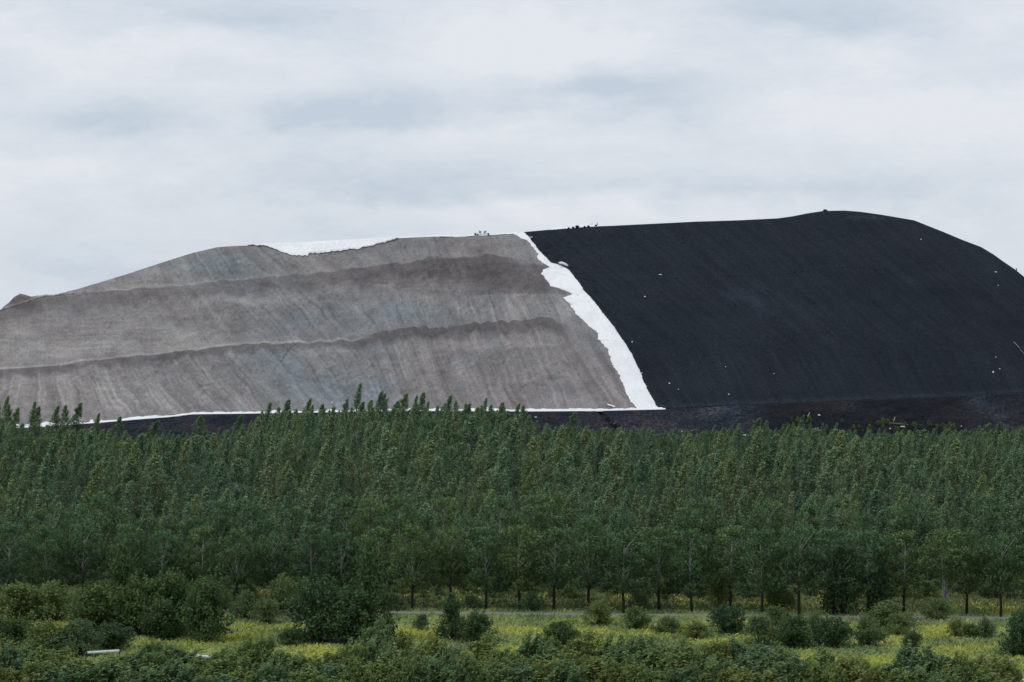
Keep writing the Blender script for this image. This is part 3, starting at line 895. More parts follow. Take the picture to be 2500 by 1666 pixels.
for i, (px, pt) in enumerate(sorted(emerg)):
    Y = random.uniform(960, 1010) if pt < 1010 else random.uniform(1030, 1080)
    X = (px - 1250) / F * Y; g = float(gz(X, Y)); zt = H + (HY - pt) / F * Y
    h = zt - g; s = h / 16.0; w = random.uniform(1.05, 1.45)
    k = spires[[0, 1, 3, 4, 5][i % 5]]
    Xb = X - 1.9 * w
    against = 'grey gravel slope' if px < 1560 else 'black bank'
    k.place('forest_tree', (Xb, Y, g), random.uniform(-.3, .3), (w, w, s),
            'slender forest tree rising against the %s, %s from left' % (against, NUM[i] if i < 30 else 'number %d' % (i + 1)), 'tree', 'forest trees rising above the canopy')

rest = [p for p in pts if id(p) not in ind]
nr_ = len(rest); rest = rest + low
under = K_dark[:2] + K_bush[:3]
allk = spires + under + broads[:3]
me = bpy.data.meshes.new('forest')
me.vertices.add(len(rest)); me.vertices.foreach_set('co', np.array([p[:3] for p in rest], dtype=np.float32).ravel())
def addattr(name, typ, key, vals):
    a = me.attributes.new(name, typ, 'POINT'); a.data.foreach_set(key, np.array(vals, dtype=np.int32 if typ == 'INT' else np.float32).ravel())
addattr('kind_index', 'INT', 'value', [(random.randrange(len(spires)) if random.random() > .04 else len(spires) + len(under) + random.randrange(3)) if i < nr_ else len(spires) + random.choice([0, 0, 0, 1, 1, 1, 2, 3]) for i in range(len(rest))])
addattr('turn', 'FLOAT_VECTOR', 'vector', [(0, 0, random.uniform(-1.0, 1.0)) for _ in rest])
sv = []
for i, p in enumerate(rest):
    if i < nr_: s = p[3] / 16.0; w = max(s, .7) * random.uniform(.75, 1.12); sv.append((w, w, s))
    else: s = p[3] / 4.0; w = s * random.uniform(.8, 1.1); sv.append((w, w, s))
addattr('size', 'FLOAT_VECTOR', 'vector', sv)
me.update()
forest = link('forest', me)
tag(forest, 'dense green forest of slender trees filling the ground up to the heap', 'forest', kind='stuff')
ng = bpy.data.node_groups.new('forest_scatter', 'GeometryNodeTree')
ng.interface.new_socket('Geometry', in_out='INPUT', socket_type='NodeSocketGeometry')
ng.interface.new_socket('Geometry', in_out='OUTPUT', socket_type='NodeSocketGeometry')
gi = ng.nodes.new('NodeGroupInput'); go = ng.nodes.new('NodeGroupOutput')
jall = ng.nodes.new('GeometryNodeJoinGeometry')
if True:
    for q_, kk in enumerate(under): kk.place('undergrowth_bush', (-70 + 33 * q_, 556, 0), q_, (.8, .8, .6), 'low green bush at the forest edge behind the trunks of the row', 'bush', 'bushes at the forest edge behind the row')
src = {}
for o in col.objects:
    if o.type == 'MESH' and o.data.name not in src: src[o.data.name] = o
for k in reversed(allk):
    j = ng.nodes.new('GeometryNodeJoinGeometry')
    for pn, m_ in k.parts:
        oi = ng.nodes.new('GeometryNodeObjectInfo'); oi.transform_space = 'ORIGINAL'; oi.inputs['Object'].default_value = src[m_.name]
        ng.links.new(oi.outputs['Geometry'], j.inputs[0])
    g2i = ng.nodes.new('GeometryNodeGeometryToInstance'); ng.links.new(j.outputs[0], g2i.inputs[0])
    ng.links.new(g2i.outputs[0], jall.inputs[0])
iop = ng.nodes.new('GeometryNodeInstanceOnPoints'); iop.inputs['Pick Instance'].default_value = True
ng.links.new(gi.outputs[0], iop.inputs['Points']); ng.links.new(jall.outputs[0], iop.inputs['Instance'])
def named(n, t):
    a = ng.nodes.new('GeometryNodeInputNamedAttribute'); a.data_type = t; a.inputs['Name'].default_value = n
    return a.outputs['Attribute']
ng.links.new(named('kind_index', 'INT'), iop.inputs['Instance Index'])
ng.links.new(named('turn', 'FLOAT_VECTOR'), iop.inputs['Rotation'])
ng.links.new(named('size', 'FLOAT_VECTOR'), iop.inputs['Scale'])
ng.links.new(iop.outputs[0], go.inputs[0])
md = forest.modifiers.new('scatter', 'NODES'); md.node_group = ng
print('forest trees', len(pts), 'stuff', len(rest))

def put(kind, name, px, top, bot, w, label, cat='bush', group=None, zoff=0.0):
    Y = H * F / (bot - HY); X = (px - 1250) / F * Y
    hh = (bot - top) / F * Y / 4.0; ww = w / F * Y / 4.0
    ww *= 1.18 if kind in K_dark else 1.08; hh *= 1.32 if kind is K_dark[2] else 1.10
    return kind.place(name, (X, Y, zoff), random.uniform(0, 6.28), (ww, ww, hh), label, cat, group)

D, B, W = K_dark, K_bush, K_will
bushes = [
 (D[0], 232, 1436, 1545, 125, 'dark round bush, leftmost of the big dark clump at the left'),
 (D[2], 300, 1388, 1540, 90, 'tall dark bush with a pointed top, behind the big dark clump at the left'),
 (D[1], 345, 1418, 1552, 125, 'broad dark bush with brownish top in the middle of the left clump'),
 (D[0], 425, 1408, 1548, 110, 'tall dark bush behind the two front bushes of the left clump'),
 (D[1], 508, 1418, 1566, 112, 'tall dark oval bush, rightmost of the big dark clump at the left'),
 (D[0], 395, 1470, 1560, 90, 'low dark bush in front of the left clump'),
 (B[0], 40, 1432, 1520, 120, 'blue-green bush at the left picture edge under the row trees'),
 (B[1], 125, 1428, 1518, 120, 'blue-green bush between the left edge and the dark clump'),
 (B[2], -20, 1505, 1580, 110, 'green bush cut by the left picture edge'),
 (D[1], 40, 1512, 1580, 95, 'round green bush near the left edge above the front shrubs'),
 (B[3], 115, 1520, 1600, 110, 'round green bush second from the left edge above the front shrubs'),
 (B[0], 195, 1520, 1602, 110, 'light-topped round bush left of the white pipe'),
 (D[1], 275, 1524, 1588, 90, 'round grey-green bush above the short white pipe'),
 (B[1], 650, 1468, 1522, 76, 'small olive bush at the meadow edge left of centre'),
 (B[2], 600, 1448, 1512, 70, 'small green bush below the pale trunk left of centre'),
 (B[3], 690, 1410, 1500, 78, 'upright bush in front of the row trees left of the central clump'),
 (D[0], 785, 1425, 1568, 130, 'large dark bush, left part of the central dark clump'),
 (D[2], 905, 1388, 1566, 105, 'tall dark bush with a pointed crown, right part of the central clump'),
 (D[1], 860, 1440, 1572, 120, 'broad dark bush at the front of the central clump'),
 (D[0], 715, 1538, 1575, 58, 'very low dark bush at the left foot of the central clump'),
 (B[0], 1030, 1503, 1540, 36, 'smallest round bush standing alone in the meadow right of the central clump'),
 (D[2], 1103, 1480, 1562, 70, 'pointed green bush, left of a pair in the central meadow'),
 (D[1], 1165, 1498, 1568, 78, 'rounded dark bush, right of a pair in the central meadow'),
 (D[0], 1365, 1522, 1584, 82, 'dark bush beside the bright yellow meadow strip at the centre'),
 (B[1], 1462, 1472, 1528, 78, 'green bush overlapping the path right of centre'),
 (B[2], 1552, 1485, 1536, 74, 'loose green bush just in front of the path right of centre'),
 (B[3], 1630, 1508, 1546, 72, 'low wide bush in the meadow right of centre'),
 (D[1], 1775, 1482, 1546, 82, 'round dark bush with a light top in front of the path'),
 (B[0], 1855, 1508, 1578, 78, 'grey-green bush left of the four round bushes at the right'),
 (D[0], 1935, 1506, 1582, 84, 'dark leaning bush, first of the four round bushes at the right'),
 (B[1], 1990, 1498, 1566, 44, 'narrow pointed bush between two round bushes at the right'),
 (D[1], 2035, 1510, 1582, 82, 'grey-green round bush, second of the four round bushes at the right'),
 (B[2], 2120, 1511, 1578, 76, 'round yellowish bush standing clear in the right meadow'),
 (B[3], 2168, 1472, 1530, 108, 'wide flat bush on the path edge below the pale stems'),
 (B[0], 2192, 1503, 1552, 66, 'small round bush below the wide flat bush at the right'),
 (D[1], 2228, 1543, 1584, 46, 'small dark ball-shaped bush in the right meadow'),
 (B[1], 2335, 1513, 1556, 50, 'small rounded bush, left one of the far right pair'),
 (B[2], 2405, 1512, 1558, 54, 'small rounded bush, right one of the far right pair'),
 (B[3], 2370, 1522, 1556, 40, 'smallest bush between the far right pair'),
 (D[0], 2492, 1500, 1602, 80, 'tall dark bush cut by the right picture edge'),
 (B[0], 1895, 1484, 1530, 60, 'bush at the path edge behind the leaning dark bush'),
 (B[1], 1700, 1520, 1560, 70, 'low pale bush left of the dark bush with a light top'),
 (B[2], 1300, 1448, 1492, 60, 'small bush between two trunks just behind the path at the centre'),
 (B[3], 1560, 1450, 1490, 50, 'small bush under the row trees right of centre'),
 (B[0], 1150, 1455, 1488, 45, 'small bush under the row trees left of the central trunks'),
 (B[1], 1760, 1420, 1490, 60, 'upright young tree-like bush between trunks right of centre'),
 (B[2], 1900, 1415, 1492, 70, 'young bushy tree between two trunks at the right'),
 (D[2], 2055, 1380, 1500, 85, 'tall pointed bush growing in front of the right row trees'),
 (D[2], 2145, 1400, 1498, 70, 'narrow pointed bush growing in front of the right row trees'),
 (B[3], 2290, 1465, 1512, 70, 'low bush at the foot of the pale leaning stems'),
 (B[0], 950, 1450, 1490, 60, 'small bush behind the right end of the central clump'),
]
for (k, px, t, b, w, lab) in bushes:
    put(k, 'bush', px, t, b, w, lab)

# low shrubs under the forest edge, behind the row
ui = 0
for px in range(-60, 2580, 14):
    if random.random() < .15: continue
    Y = random.uniform(536, 562); X = (px + random.uniform(-15, 15) - 1250) / F * Y
    s = random.uniform(.25, .85)
    random.choice(K_bush).place('undergrowth_bush', (X, Y, 0), random.uniform(0, 6), (s * 1.3, s * 1.3, s), 'low green bush at the forest edge behind the trunks of the row', 'bush', 'bushes at the forest edge behind the row')

# foreground band of shrubs: three ranks
rank_tops = [  # (name of rank, tops table, base Y, spacing px, ranges)
 ('back rank', tab('0,1585 100,1610 240,1622 330,1575 420,1570 500,1610 600,1555 720,1580 800,1585 900,1540 1000,1560 1100,1575 1200,1580 1300,1570 1400,1572 1500,1560 1600,1575 1700,1570 1800,1585 1900,1600'), 420, 62, [(-30, 190), (310, 470), (560, 660), (860, 1880)]),
 ('middle rank', tab('0,1595 100,1600 200,1620 300,1600 450,1618 600,1612 800,1618 850,1590 900,1570 1000,1590 1300,1600 1500,1590 1700,1600 1900,1610 2040,1588 2260,1590 2400,1600 2600,1600'), 408, 60, [(-30, 1930), (2010, 2075), (2225, 2450)]),
 ('front rank', tab('0,1620 200,1630 500,1640 800,1630 1000,1610 1500,1615 1900,1630 2040,1620 2260,1620 2450,1640 2600,1650'), 396, 56, [(-30, 1960), (1995, 2110), (2200, 2460)]),
]
for rn, tops, Yr, stp, rgs in rank_tops:
    i = 0
    for a, b in rgs:
        px = a
        while px <= b:
            q = px + random.uniform(-10, 10); Y = Yr + random.uniform(-3.5, 3.5)
            X = (q - 1250) / F * Y
            tp = float(tops(q)) - 10 + random.uniform(-24, 20)
            hh = (H + (HY - tp) / F * Y) / 4.15
            w = random.uniform(110, 175) / F * Y / 4.0
            random.choice(K_will).place('willow_shrub', (X, Y, 0), random.uniform(-.6, .6), (w, w, max(hh, .5)),
                 'olive willow shrub, %s from left in the %s along the picture bottom' % (NUM[i] if i < 30 else 'number %d' % (i + 1), rn), 'shrub', 'willow shrubs along the bottom')
            i += 1; px += stp * random.uniform(.85, 1.15)

# saplings on the black bank at the right
for i in range(64):
    px = random.uniform(1900, 2330) if i < 52 else random.uniform(2380, 2500)
    py = (1024 + (px - 1900) * .045 + random.uniform(0, 34)) if px < 2340 else random.uniform(1050, 1070)
    p = bank_point(px, py); s = random.uniform(.35, .75)
    random.choice(K_bush).place('sapling', p - Vector((0, 0, .3)), random.uniform(0, 6), (s * .8, s * .8, s * 1.1), 'small young sapling growing on the black bank above the forest', 'sapling', 'saplings on the black bank')

# ------------------------------------------------------------------ meadow cover
def scatter_cards(name, n, ymin, ymax, halfx, size, hgt, colfn, keepfn, label, cat):
    Y = RNG.uniform(ymin, ymax, n); X = RNG.uniform(-1, 1, n) * halfx * Y
    k = keepfn(X, Y) & (np.abs(Y - path_Y(X)) > 2.2 + RNG.uniform(-.8, .8, n)); X = X[k]; Y = Y[k]; n = len(X)
    a = RNG.uniform(0, np.pi, n); s = RNG.uniform(.6, 1.4, n) * size; h = RNG.uniform(.5, 1.3, n) * hgt
    dx = np.cos(a) * s; dy = np.sin(a) * s
    lx = RNG.normal(.15, .7, n) * h; ly = RNG.normal(0, .25, n) * h
    z = np.zeros(n)
    V = np.stack([np.stack([X - dx, Y - dy, z - .03], 1), np.stack([X + dx, Y + dy, z - .03], 1),
                  np.stack([X + dx * .5 + lx, Y + dy * .5 + ly, h * 1.0], 1), np.stack([X - dx * .5 + lx, Y - dy * .5 + ly, h * .9], 1)], 1).reshape(-1, 3)
    c = colfn(X, Y) * RNG.uniform(.85, 1.2, n)[:, None]
    me = np_mesh(name, V, np.arange(4 * n).reshape(-1, 4), M['grass'], False, np.repeat(c, 4, 0))
    tag(link(name, me), label, cat, kind='stuff')
scatter_cards('meadow_grass', 130000, 398, 562, .215, .14, .42, lambda X, Y: meadow_color(X, Y) * 1.05, lambda X, Y: RNG.uniform(0, 1, len(X)) < .9,
              'green and yellowish meadow grass around the bushes', 'grass')
def ycol(X, Y):
    t = RNG.uniform(0, 1, len(X))[:, None]
    return np.array([.50, .47, .090]) * t + np.array([.35, .40, .095]) * (1 - t)
scatter_cards('yellow_wildflowers', 130000, 398, 562, .215, .13, .42, ycol, lambda X, Y: RNG.uniform(0, 1, len(X)) < meadow_masks(X, Y)[0] * .8,
              'bright yellow wildflowers growing in strips in the meadow', 'wildflowers')

# ------------------------------------------------------------------ small things
def lump(name, loc, size, mat, label, cat, group=None, seed=0, flat=.6, rot=0, tilt=0, obj_parent=None):
    """irregular crumpled lump"""
    rg = np.random.default_rng(seed)
    nr, nc = 7, 12
    V = []
    for i in range(nr):
        th = math.pi * i / (nr - 1)
        for j in range(nc):
            ph = 2 * math.pi * j / nc
            r = 1 + rg.uniform(-.28, .28) if 0 < i < nr - 1 else 1
            V.append((math.sin(th) * math.cos(ph) * r * size[0], math.sin(th) * math.sin(ph) * r * size[1], math.cos(th) * r * size[2]))
    Q = []
    for i in range(nr - 1):
        for j in range(nc):
            Q.append((i * nc + j, i * nc + (j + 1) % nc, (i + 1) * nc + (j + 1) % nc, (i + 1) * nc + j))
    me = np_mesh(name, V, Q, mat)
    o = link(name, me); o.location = loc; o.rotation_euler = (0, tilt, rot)
    return tag(o, label, cat, group)

def rag(name, loc, w, h, mat, label, cat, seed=0, tilt=0.0, group=None):
    """crumpled rag of sheet lying on a slope"""
    rg = np.random.default_rng(seed)
    n = 7
    V = []
    for i in range(n):
        for j in range(n):
            u = i / (n - 1) - .5; v = j / (n - 1) - .5
            e = 1 - .35 * rg.uniform() * (abs(u) > .4 or abs(v) > .4)
            x = u * w * e; s = v * h * e
            ca, sa = math.cos(tilt), math.sin(tilt)
            x, s = x * ca - s * sa, x * sa + s * ca
            V.append((x, s * .8, s * .6 + rg.uniform(0, .28)))
    me = np_mesh(name, V, grid_quads(n, n), mat, True)
    o = link(name, me); o.location = loc
    return tag(o, label, cat, group)

U = 1240 / F    # metres per photo pixel at the heap
heap_scraps = [
 (1612, 674, 11, 3.5, 'largest white sheet scrap high on the black slope'), (1574, 728, 6, 4, 'small white scrap on the black slope, below the largest one'),
 (1543, 841, 5, 4, 'small white scrap halfway down the black slope near the liner edge'), (1634, 941, 6, 4, 'white scrap low on the black slope right of the liner foot'),
 (1656, 956, 3, 3, 'tiny pale scrap low on the black slope beside a larger white one'), (1771, 902, 4, 3, 'tiny white scrap alone in the lower middle of the black slope'),
 (1889, 916, 4, 3, 'tiny pale scrap in the lower centre of the black slope'), (1779, 968, 4, 3, 'tiny pale scrap just above the black bench line'),
 (2424, 912, 5, 9, 'upright white scrap near the right end of the black slope'), (2440, 904, 5, 3, 'tiny white scrap right above the upright scrap'),
 (2430, 876, 4, 3, 'topmost tiny pale scrap near the right end of the black slope'), (2430, 669, 9, 4, 'pale grey scrap high on the right shoulder of the black slope'),
 (2436, 702, 4, 4, 'tiny pale scrap below the grey one on the right shoulder'), (1123, 717, 4, 3, 'tiny white speck on the grey gravel between the benches'),
 (364, 742, 4, 3, 'tiny white speck on the grey gravel at the left'), (811, 989, 7, 4, 'small white scrap at the foot of the grey slope above the trees'),
 (1295, 586, 16, 3, 'thin white strip sticking out of the liner top over the black soil'), (1566, 914, 8, 3, 'small white flap at the black edge of the liner'),
 (1850, 533, 5, 2, 'tiny pale scrap on the black slope just below the crest'), (2248, 589, 4, 3, 'tiny pale scrap under the falling right crest')]
for i, (px, py, w, h, lab) in enumerate(heap_scraps):
    p = face_point(px, py, 1.4)
    rag('sheet_scrap', p, w * U * .8, h * U, M['scrap'], lab, 'plastic scrap', i + 10, random.uniform(-.4, .4))
bank_scraps = [(1599, 1076, 9, 4, 'white scrap by the treetops, leftmost on the rough black bank'), (1664, 1058, 6, 4, 'small white scrap above a wider one on the black bank'),
 (1668, 1070, 12, 5, 'wide white scrap lying just over the treetops on the black bank'), (1717, 1074, 7, 4, 'dull white scrap between two brighter ones on the black bank'),
 (1745, 1070, 9, 4, 'bright white scrap, left of a close pair on the black bank'), (1753, 1065, 6, 4, 'bright white scrap, right of a close pair on the black bank'),
 (1817, 1067, 9, 5, 'pale scrap beside a pale branch on the black bank'), (1865, 1074, 8, 6, 'white scrap hidden between two treetops at the bank foot'),
 (1999, 1018, 9, 4, 'white scrap next to a short tilted post on the bank'), (2203, 1046, 13, 4, 'bright white strip among the saplings on the bank'),
 (2172, 1051, 5, 3, 'tiny white scrap left of the bright strip among saplings'), (2328, 1042, 4, 4, 'tiny white scrap near the right bank treetops'),
 (2392, 1062, 5, 4, 'pale scrap low on the bank at the far right'), (1308, 1023, 8, 4, 'small white scrap under the liner edge left of the bare bank'),
 (2346, 1045, 4, 3, 'tiny pale scrap on the dark smooth bank at the right')]
for i, (px, py, w, h, lab) in enumerate(bank_scraps):
    p = bank_point(px, py) + Vector((0, -1.2, .7))
    rag('sheet_scrap', p, w * U * .85, h * U * 1.0, M['scrap'], lab, 'plastic scrap', i + 50, random.uniform(-.3, .3))
p = face_point(1492, 994, .9)
rag('sheet_scrap', p, 26 * U, 5 * U, M['liner'], 'white triangular liner flap at the foot of the gravel beside the liner', 'plastic scrap', 91, -.45)

def stick(a, b, r, label, cat='branch'):
    me = tubes_mesh('branch', [([a, a.lerp(b, .5) + Vector((0, 0, .06)), b], [r, r * .85, r * .6])], M['wood'], 6)
    return tag(link('branch', me), label, cat)
def bstick(x0, y0, x1, y1, r, label):
    o = Vector((0, -1.0, .6)); stick(bank_point(x0, y0) + o, bank_point(x1, y1) + o, r, label)
bstick(1971, 1021, 1977, 1010, .22, 'short pale tilted stump on the black bank by a white scrap')
bstick(2181, 1032, 2184, 1022, .22, 'short upright pale stump above the long horizontal branch')
bstick(2172, 1036, 2216, 1040, .16, 'long pale horizontal branch among the saplings')
bstick(2183, 1048, 2196, 1048, .15, 'short pale branch left of the bright white strip')
bstick(2311, 1052, 2322, 1059, .14, 'short pale slanting branch at the right treetops')
bstick(2405, 1056, 2412, 1066, .14, 'pale slanting branch at the far right end of the bank')
bstick(1832, 1060, 1854, 1055, .12, 'thin pale branch beside the tall tree tip on the bank')
bstick(540, 1070, 552, 1077, .17, 'pale slanting branch on the bank above the left treetops')
bstick(1075, 1017, 1088, 1021, .14, 'pale branch on the bank between the central tree tips')
o = Vector((0, -1.2, .8))
stick(face_point(2474, 838) + o, face_point(2489, 853) + o, .20, 'thin pale pole lying down the black slope at the right edge, upper one', 'pole')
stick(face_point(2489, 856) + o, face_point(2500, 867) + o, .14, 'thin pale pole lying down the black slope at the right edge, lower one', 'pole')

# things on the crest
def crest_point(px, dz=0.0):
    X, Y, Z, _ = surf(np.array([px]), np.array([4]), np.array([1.0]), .5)
    return Vector((X[0], Y[0] + 1.2, Z[0] + dz))
def white_mound(px0, px1, hpx, label, seed):
    px = np.arange(px0, px1 + .1, 1.0); t = (px - px0) / (px1 - px0)
    hh = (np.sin(np.pi * t) ** .6 * 1.35 * hpx * (.55 + .7 * vnoise(px / 9, px * 0, seed)) + .3) * U
    rows = []
    X, Y, Z, _ = surf(px, np.full(len(px), 4), np.full(len(px), 1.0), .3)
    for d, k in ((-.6, -.1), (.2, .6), (1.2, 1.0), (2.6, .9), (4.0, .3), (4.6, -.2)):
        j = (vnoise(px / 3, px * 0 + d, seed + 1) - .5) * .3
        rows.append(np.stack([X, Y + d + j, Z + hh * k + j * (k > .5)], 1))
    tag(link('folded_sheeting', np_mesh('folded_sheeting', np.concatenate(rows), grid_quads(len(rows), len(px)), M['liner'], True)), label, 'sheeting')
white_mound(1343, 1382, 5, 'low left end of the folded white sheeting on the black crest', 601)
white_mound(1380, 1412, 10, 'tallest mound of folded white sheeting on the black crest', 603)
white_mound(1410, 1462, 7, 'long right end of the folded white sheeting on the black crest', 605)
white_mound(1140, 1206, 6, 'mound of white sheeting with dark green specks on the gravel crest', 607)
white_mound(1073, 1108, 4, 'flat stack of white sheeting on the gravel crest', 609)
white_mound(1208, 1236, 3, 'small strip of white sheeting right of the specked mound on the crest', 611)
for i, (px, dz, s, lab) in enumerate([(1388, .1, .8, 'black soil clod left of the white sheeting mound on the crest'), (1399, .2, .9, 'black soil clod below the tallest sheeting mound'),
      (1409, .5, 1.4, 'largest black soil clod on the crest by the sheeting'), (1427, .2, .8, 'black soil clod under the long right sheeting'), (1437, .3, 1.0, 'black soil clod just left of the dark post on the crest'),
      (1455, .6, .9, 'black soil clod at the right end of the sheeting')]):
    lump('soil_clod', crest_point(px, dz - .1) + Vector((0, -2, 0)), (s * .65, s * .5, s * .4), M['blackrock'], lab, 'soil clod', 'soil clods on the crest', 620 + i)
lump('rock', crest_point(2015, .35), (1.1, .9, .5), M['blackrock'], 'flat dark rock on the very top of the black hill', 'rock', None, 640)
def post(px, hh, r, label, mat='steel'):
    a = crest_point(px, -.4)
    me = tubes_mesh('post', [([a, a + Vector((.05, 0, hh * .6)), a + Vector((0, 0, hh))], [r, r * .9, r * .7])], M[mat], 8)
    o_ = link('post', me); tag(o_, label, 'post'); return o_
post(1445, 1.9, .22, 'short dark post standing in the white sheeting on the crest')
post(1458, 2.3, .20, 'dark post at the right end of the white sheeting on the crest')
post(2482, 1.8, .30, 'dark stump on the falling right crest of the black hill')
for i, (px, dz, s, lab) in enumerate([(1172, 1.5, .62, 'round dark green shrub tuft on the specked sheeting mound, left of two'), (1184, 1.5, .66, 'dark green shrub tuft with a thin stem on the specked sheeting mound'),
       (1160, .7, .5, 'low dark green tuft at the left of the specked sheeting mound'), (1166, .3, .45, 'lowest dark green tuft in front of the specked sheeting mound'), (1192, .4, .4, 'small dark green tuft at the right of the specked sheeting mound')]):
    p = crest_point(px, dz)
    rt = empty('crest_shrub', crest_point(px, 0)); tag(rt, lab, 'shrub')
    rg = np.random.default_rng(700 + i)
    P = rg.normal(size=(70, 3)) * s * .55 + np.array([0, -1.3, dz])
    fo = link('foliage', leaves_mesh('foliage', P, .2, M['darkgreen'], rg.uniform(0, 1, 70)), rt)
    st = link('stem', tubes_mesh('stem', [([(0, -1.3, 0), (0, -1.3, dz)], [.09, .05])], M['stem'], 5), rt)
# folded liner bundle at the shoulder of the white strip
p = face_point(1374, 652, 1.2)
rt = empty('liner_bundle', p); tag(rt, 'crumpled white liner bundle with dark gaps at the shoulder of the liner strip', 'sheeting')
b1_ = link('roll', tubes_mesh('roll', [([(-2.2, 0, 1.0), (-.6, -.4, 1.2), (1.2, -.4, .5), (3.0, 0, -.9)], [.45, .6, .6, .35])], M['liner'], 9), rt)
b2_ = link('dark_fold', tubes_mesh('dark_fold', [([(-.6, -.7, .1), (1.0, -1.0, -.3), (2.2, -.9, -.9)], [.18, .26, .12])], M['steel'], 6), rt)
b3_ = link('green_fold', tubes_mesh('green_fold', [([(-2.8, -.4, 1.3), (-2.2, -.6, 1.1), (-1.6, -.7, .8)], [.2, .35, .2])], M['darkgreen'], 6), rt)

# white pipe lines in the shrubs
def pipeline(pts2, r, label, seam_every=9.0):
    P = [at(px, py, H_ * 1.0) for px, py, H_ in pts2]
    rt = empty('pipeline', (P[0].x, P[0].y, 0)); tag(rt, label, 'pipe')
    L = [p - Vector((P[0].x, P[0].y, 0)) for p in P]
    link('pipe', tubes_mesh('pipe', [(L, [r] * len(L))], M['pipe'], 14), rt)
    for a, b in zip(L[:-1], L[1:]):
        n = max(1, int((b - a).length / seam_every))
        for k in range(n + 1):
            q = a.lerp(b, k / n); d = (b - a).normalized() * .12
            link('flange', tubes_mesh('flange', [([q - d, q + d], [r * 1.25, r * 1.25])], M['steel'], 12), rt)
            link('support', tubes_mesh('support', [([q - Vector((0, 0, r)), Vector((q.x, q.y, -.2))], [.09, .09])], M['steel'], 6), rt)
pipeline([(210, 1594, 437), (292, 1589, 440)], .20, 'short straight white pipe section in the shrubs at the lower left', 6.0)
pipeline([(455, 1600, 430), (560, 1608, 428), (680, 1618, 427), (810, 1631, 426)], .22, 'long thin white pipe half hidden by the shrubs at the lower left')

def rubble(px, py, w, n, label, seed):
    Y = H * F / (py - HY); X = (px - 1250) / F * Y
    rt = empty('rubble_heap', (X, Y, 0)); tag(rt, label, 'rubble')
    rg = np.random.default_rng(seed)
    for i in range(n):
        s = rg.uniform(.22, .6)
        me_o = lump('stone', (rg.normal() * w * .35, rg.normal() * .8, s * .5 + rg.uniform(0, .5)), (s * 1.3, s, s * .6), M['stone'], None, None, None, seed + i, rot=rg.uniform(0, 6))
        me_o.parent = rt
rubble(2158, 1668, 8.0, 44, 'pale blue-white rubble heap at the bottom edge right of centre', 800)
rubble(2485, 1666, 5.0, 20, 'small pale rubble heap in the bottom right corner', 900)

# ------------------------------------------------------------------ sky and light
SUN_EL, SUN_AZ = math.radians(48), math.radians(-125)     # azimuth measured from +Y towards +X: behind and left of the viewer
w = bpy.data.worlds.new('World'); sc.world = w; w.use_nodes = True
nt = w.node_tree; nt.nodes.clear()
out = nt.nodes.new('ShaderNodeOutputWorld')
sky = nt.nodes.new('ShaderNodeTexSky'); sky.sky_type = 'NISHITA'; sky.sun_disc = False
sky.sun_elevation = SUN_EL; sky.sun_rotation = SUN_AZ
bg1 = nt.nodes.new('ShaderNodeBackground'); bg1.inputs[1].default_value = .1; nt.links.new(sky.outputs[0], bg1.inputs[0])
tc = nt.nodes.new('ShaderNodeTexCoord')
sep = nt.nodes.new('ShaderNodeSeparateXYZ'); nt.links.new(tc.outputs['Generated'], sep.inputs[0])
mp = nt.nodes.new('ShaderNodeMapping'); mp.inputs['Scale'].default_value = (10, 10, 26); nt.links.new(tc.outputs['Generated'], mp.inputs['Vector'])
n1 = noise(nt, 1.0, 6, mp.outputs[0], .55, .5)
n2 = noise(nt, 3.2, 4, mp.outputs[0], .5)
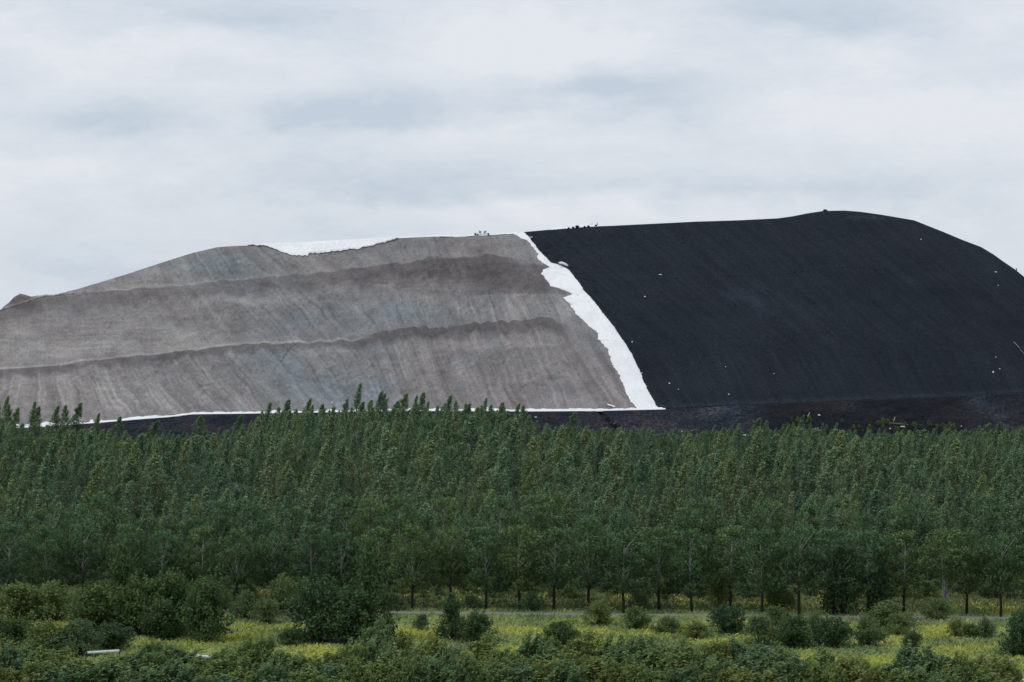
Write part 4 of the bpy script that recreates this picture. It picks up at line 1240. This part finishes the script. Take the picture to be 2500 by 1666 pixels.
# warp for cloud patches
wx = math_n(nt, 'MULTIPLY_ADD', n1.outputs[0], .06, -.03); wz = math_n(nt, 'MULTIPLY_ADD', n2.outputs[0], .018, -.009)
xx = math_n(nt, 'ADD', sep.outputs[0], wx); zz = math_n(nt, 'ADD', sep.outputs[2], wz)
acc = math_n(nt, 'MULTIPLY_ADD', n1.outputs[0], 1.5, -.42)
acc = math_n(nt, 'ADD', acc, math_n(nt, 'MULTIPLY_ADD', n2.outputs[0], .5, -.25))
n3 = noise(nt, 8.0, 5, mp.outputs[0], .6, .8)
acc = math_n(nt, 'ADD', acc, math_n(nt, 'MULTIPLY_ADD', n3.outputs[0], .5, -.25))
for cx, cy, sx, sy, a in [(900, 275, 230, 50, .75), (1480, 225, 330, 48, .7), (330, 285, 150, 38, .6), (1950, 45, 330, 55, .6), (600, 55, 330, 50, .5), (470, 185, 130, 26, .3),
                          (1000, 440, 620, 60, .45), (1700, 460, 600, 40, .35), (2200, 480, 300, 50, .2), (1300, 110, 280, 70, -.55), (2150, 270, 330, 70, -.45), (180, 110, 220, 50, -.35),
                          (1150, 520, 500, 30, -.25), (250, 420, 300, 50, -.3), (1250, 340, 300, 30, -.3), (2450, 60, 100, 60, -.35), (100, 640, 400, 90, .35)]:
    dx = math_n(nt, 'MULTIPLY_ADD', xx, F / sx, -(cx - 1250) / sx); dz = math_n(nt, 'MULTIPLY_ADD', zz, F / sy, -(HY - cy) / sy)
    r2 = math_n(nt, 'ADD', math_n(nt, 'MULTIPLY', dx, dx), math_n(nt, 'MULTIPLY', dz, dz))
    e = math_n(nt, 'MULTIPLY', math_n(nt, 'EXPONENT', math_n(nt, 'MULTIPLY', r2, -1.0)), a * 1.0)
    acc = math_n(nt, 'ADD', acc, e)
cr = ramp(nt, acc, [(0.0, (.79, .815, .87)), (.35, (.712, .755, .825)), (.62, (.65, .712, .79)), (1.0, (.555, .63, .73))])
bg2 = nt.nodes.new('ShaderNodeBackground'); nt.links.new(cr.outputs[0], bg2.inputs[0]); bg2.inputs[1].default_value = 1.0
mx = nt.nodes.new('ShaderNodeMixShader'); mx.inputs[0].default_value = .94
nt.links.new(bg1.outputs[0], mx.inputs[1]); nt.links.new(bg2.outputs[0], mx.inputs[2]); nt.links.new(mx.outputs[0], out.inputs[0])

sun = bpy.data.lights.new('sun', 'SUN'); sun.energy = 1.0; sun.angle = math.radians(12); sun.color = (1, .97, .93)
so = bpy.data.objects.new('sun', sun); col.objects.link(so)
d = Vector((math.sin(SUN_AZ) * math.cos(SUN_EL), math.cos(SUN_AZ) * math.cos(SUN_EL), math.sin(SUN_EL)))
so.rotation_euler = d.to_track_quat('Z', 'Y').to_euler(); so.location = d * 200

cam = bpy.data.cameras.new('camera'); cam.lens = 100; cam.sensor_width = 36; cam.clip_end = 60000; cam.clip_start = 1.0
cam.shift_y = (HY - 833.0) / 2500.0
co = bpy.data.objects.new('camera', cam); col.objects.link(co); co.location = (0, 0, H); co.rotation_euler = (math.pi / 2, 0, 0)
sc.camera = co
sc.view_settings.view_transform = 'Standard'; sc.view_settings.look = 'None'; sc.view_settings.exposure = 0
sc.cycles.max_bounces = 6; sc.cycles.diffuse_bounces = 3; sc.cycles.transmission_bounces = 2
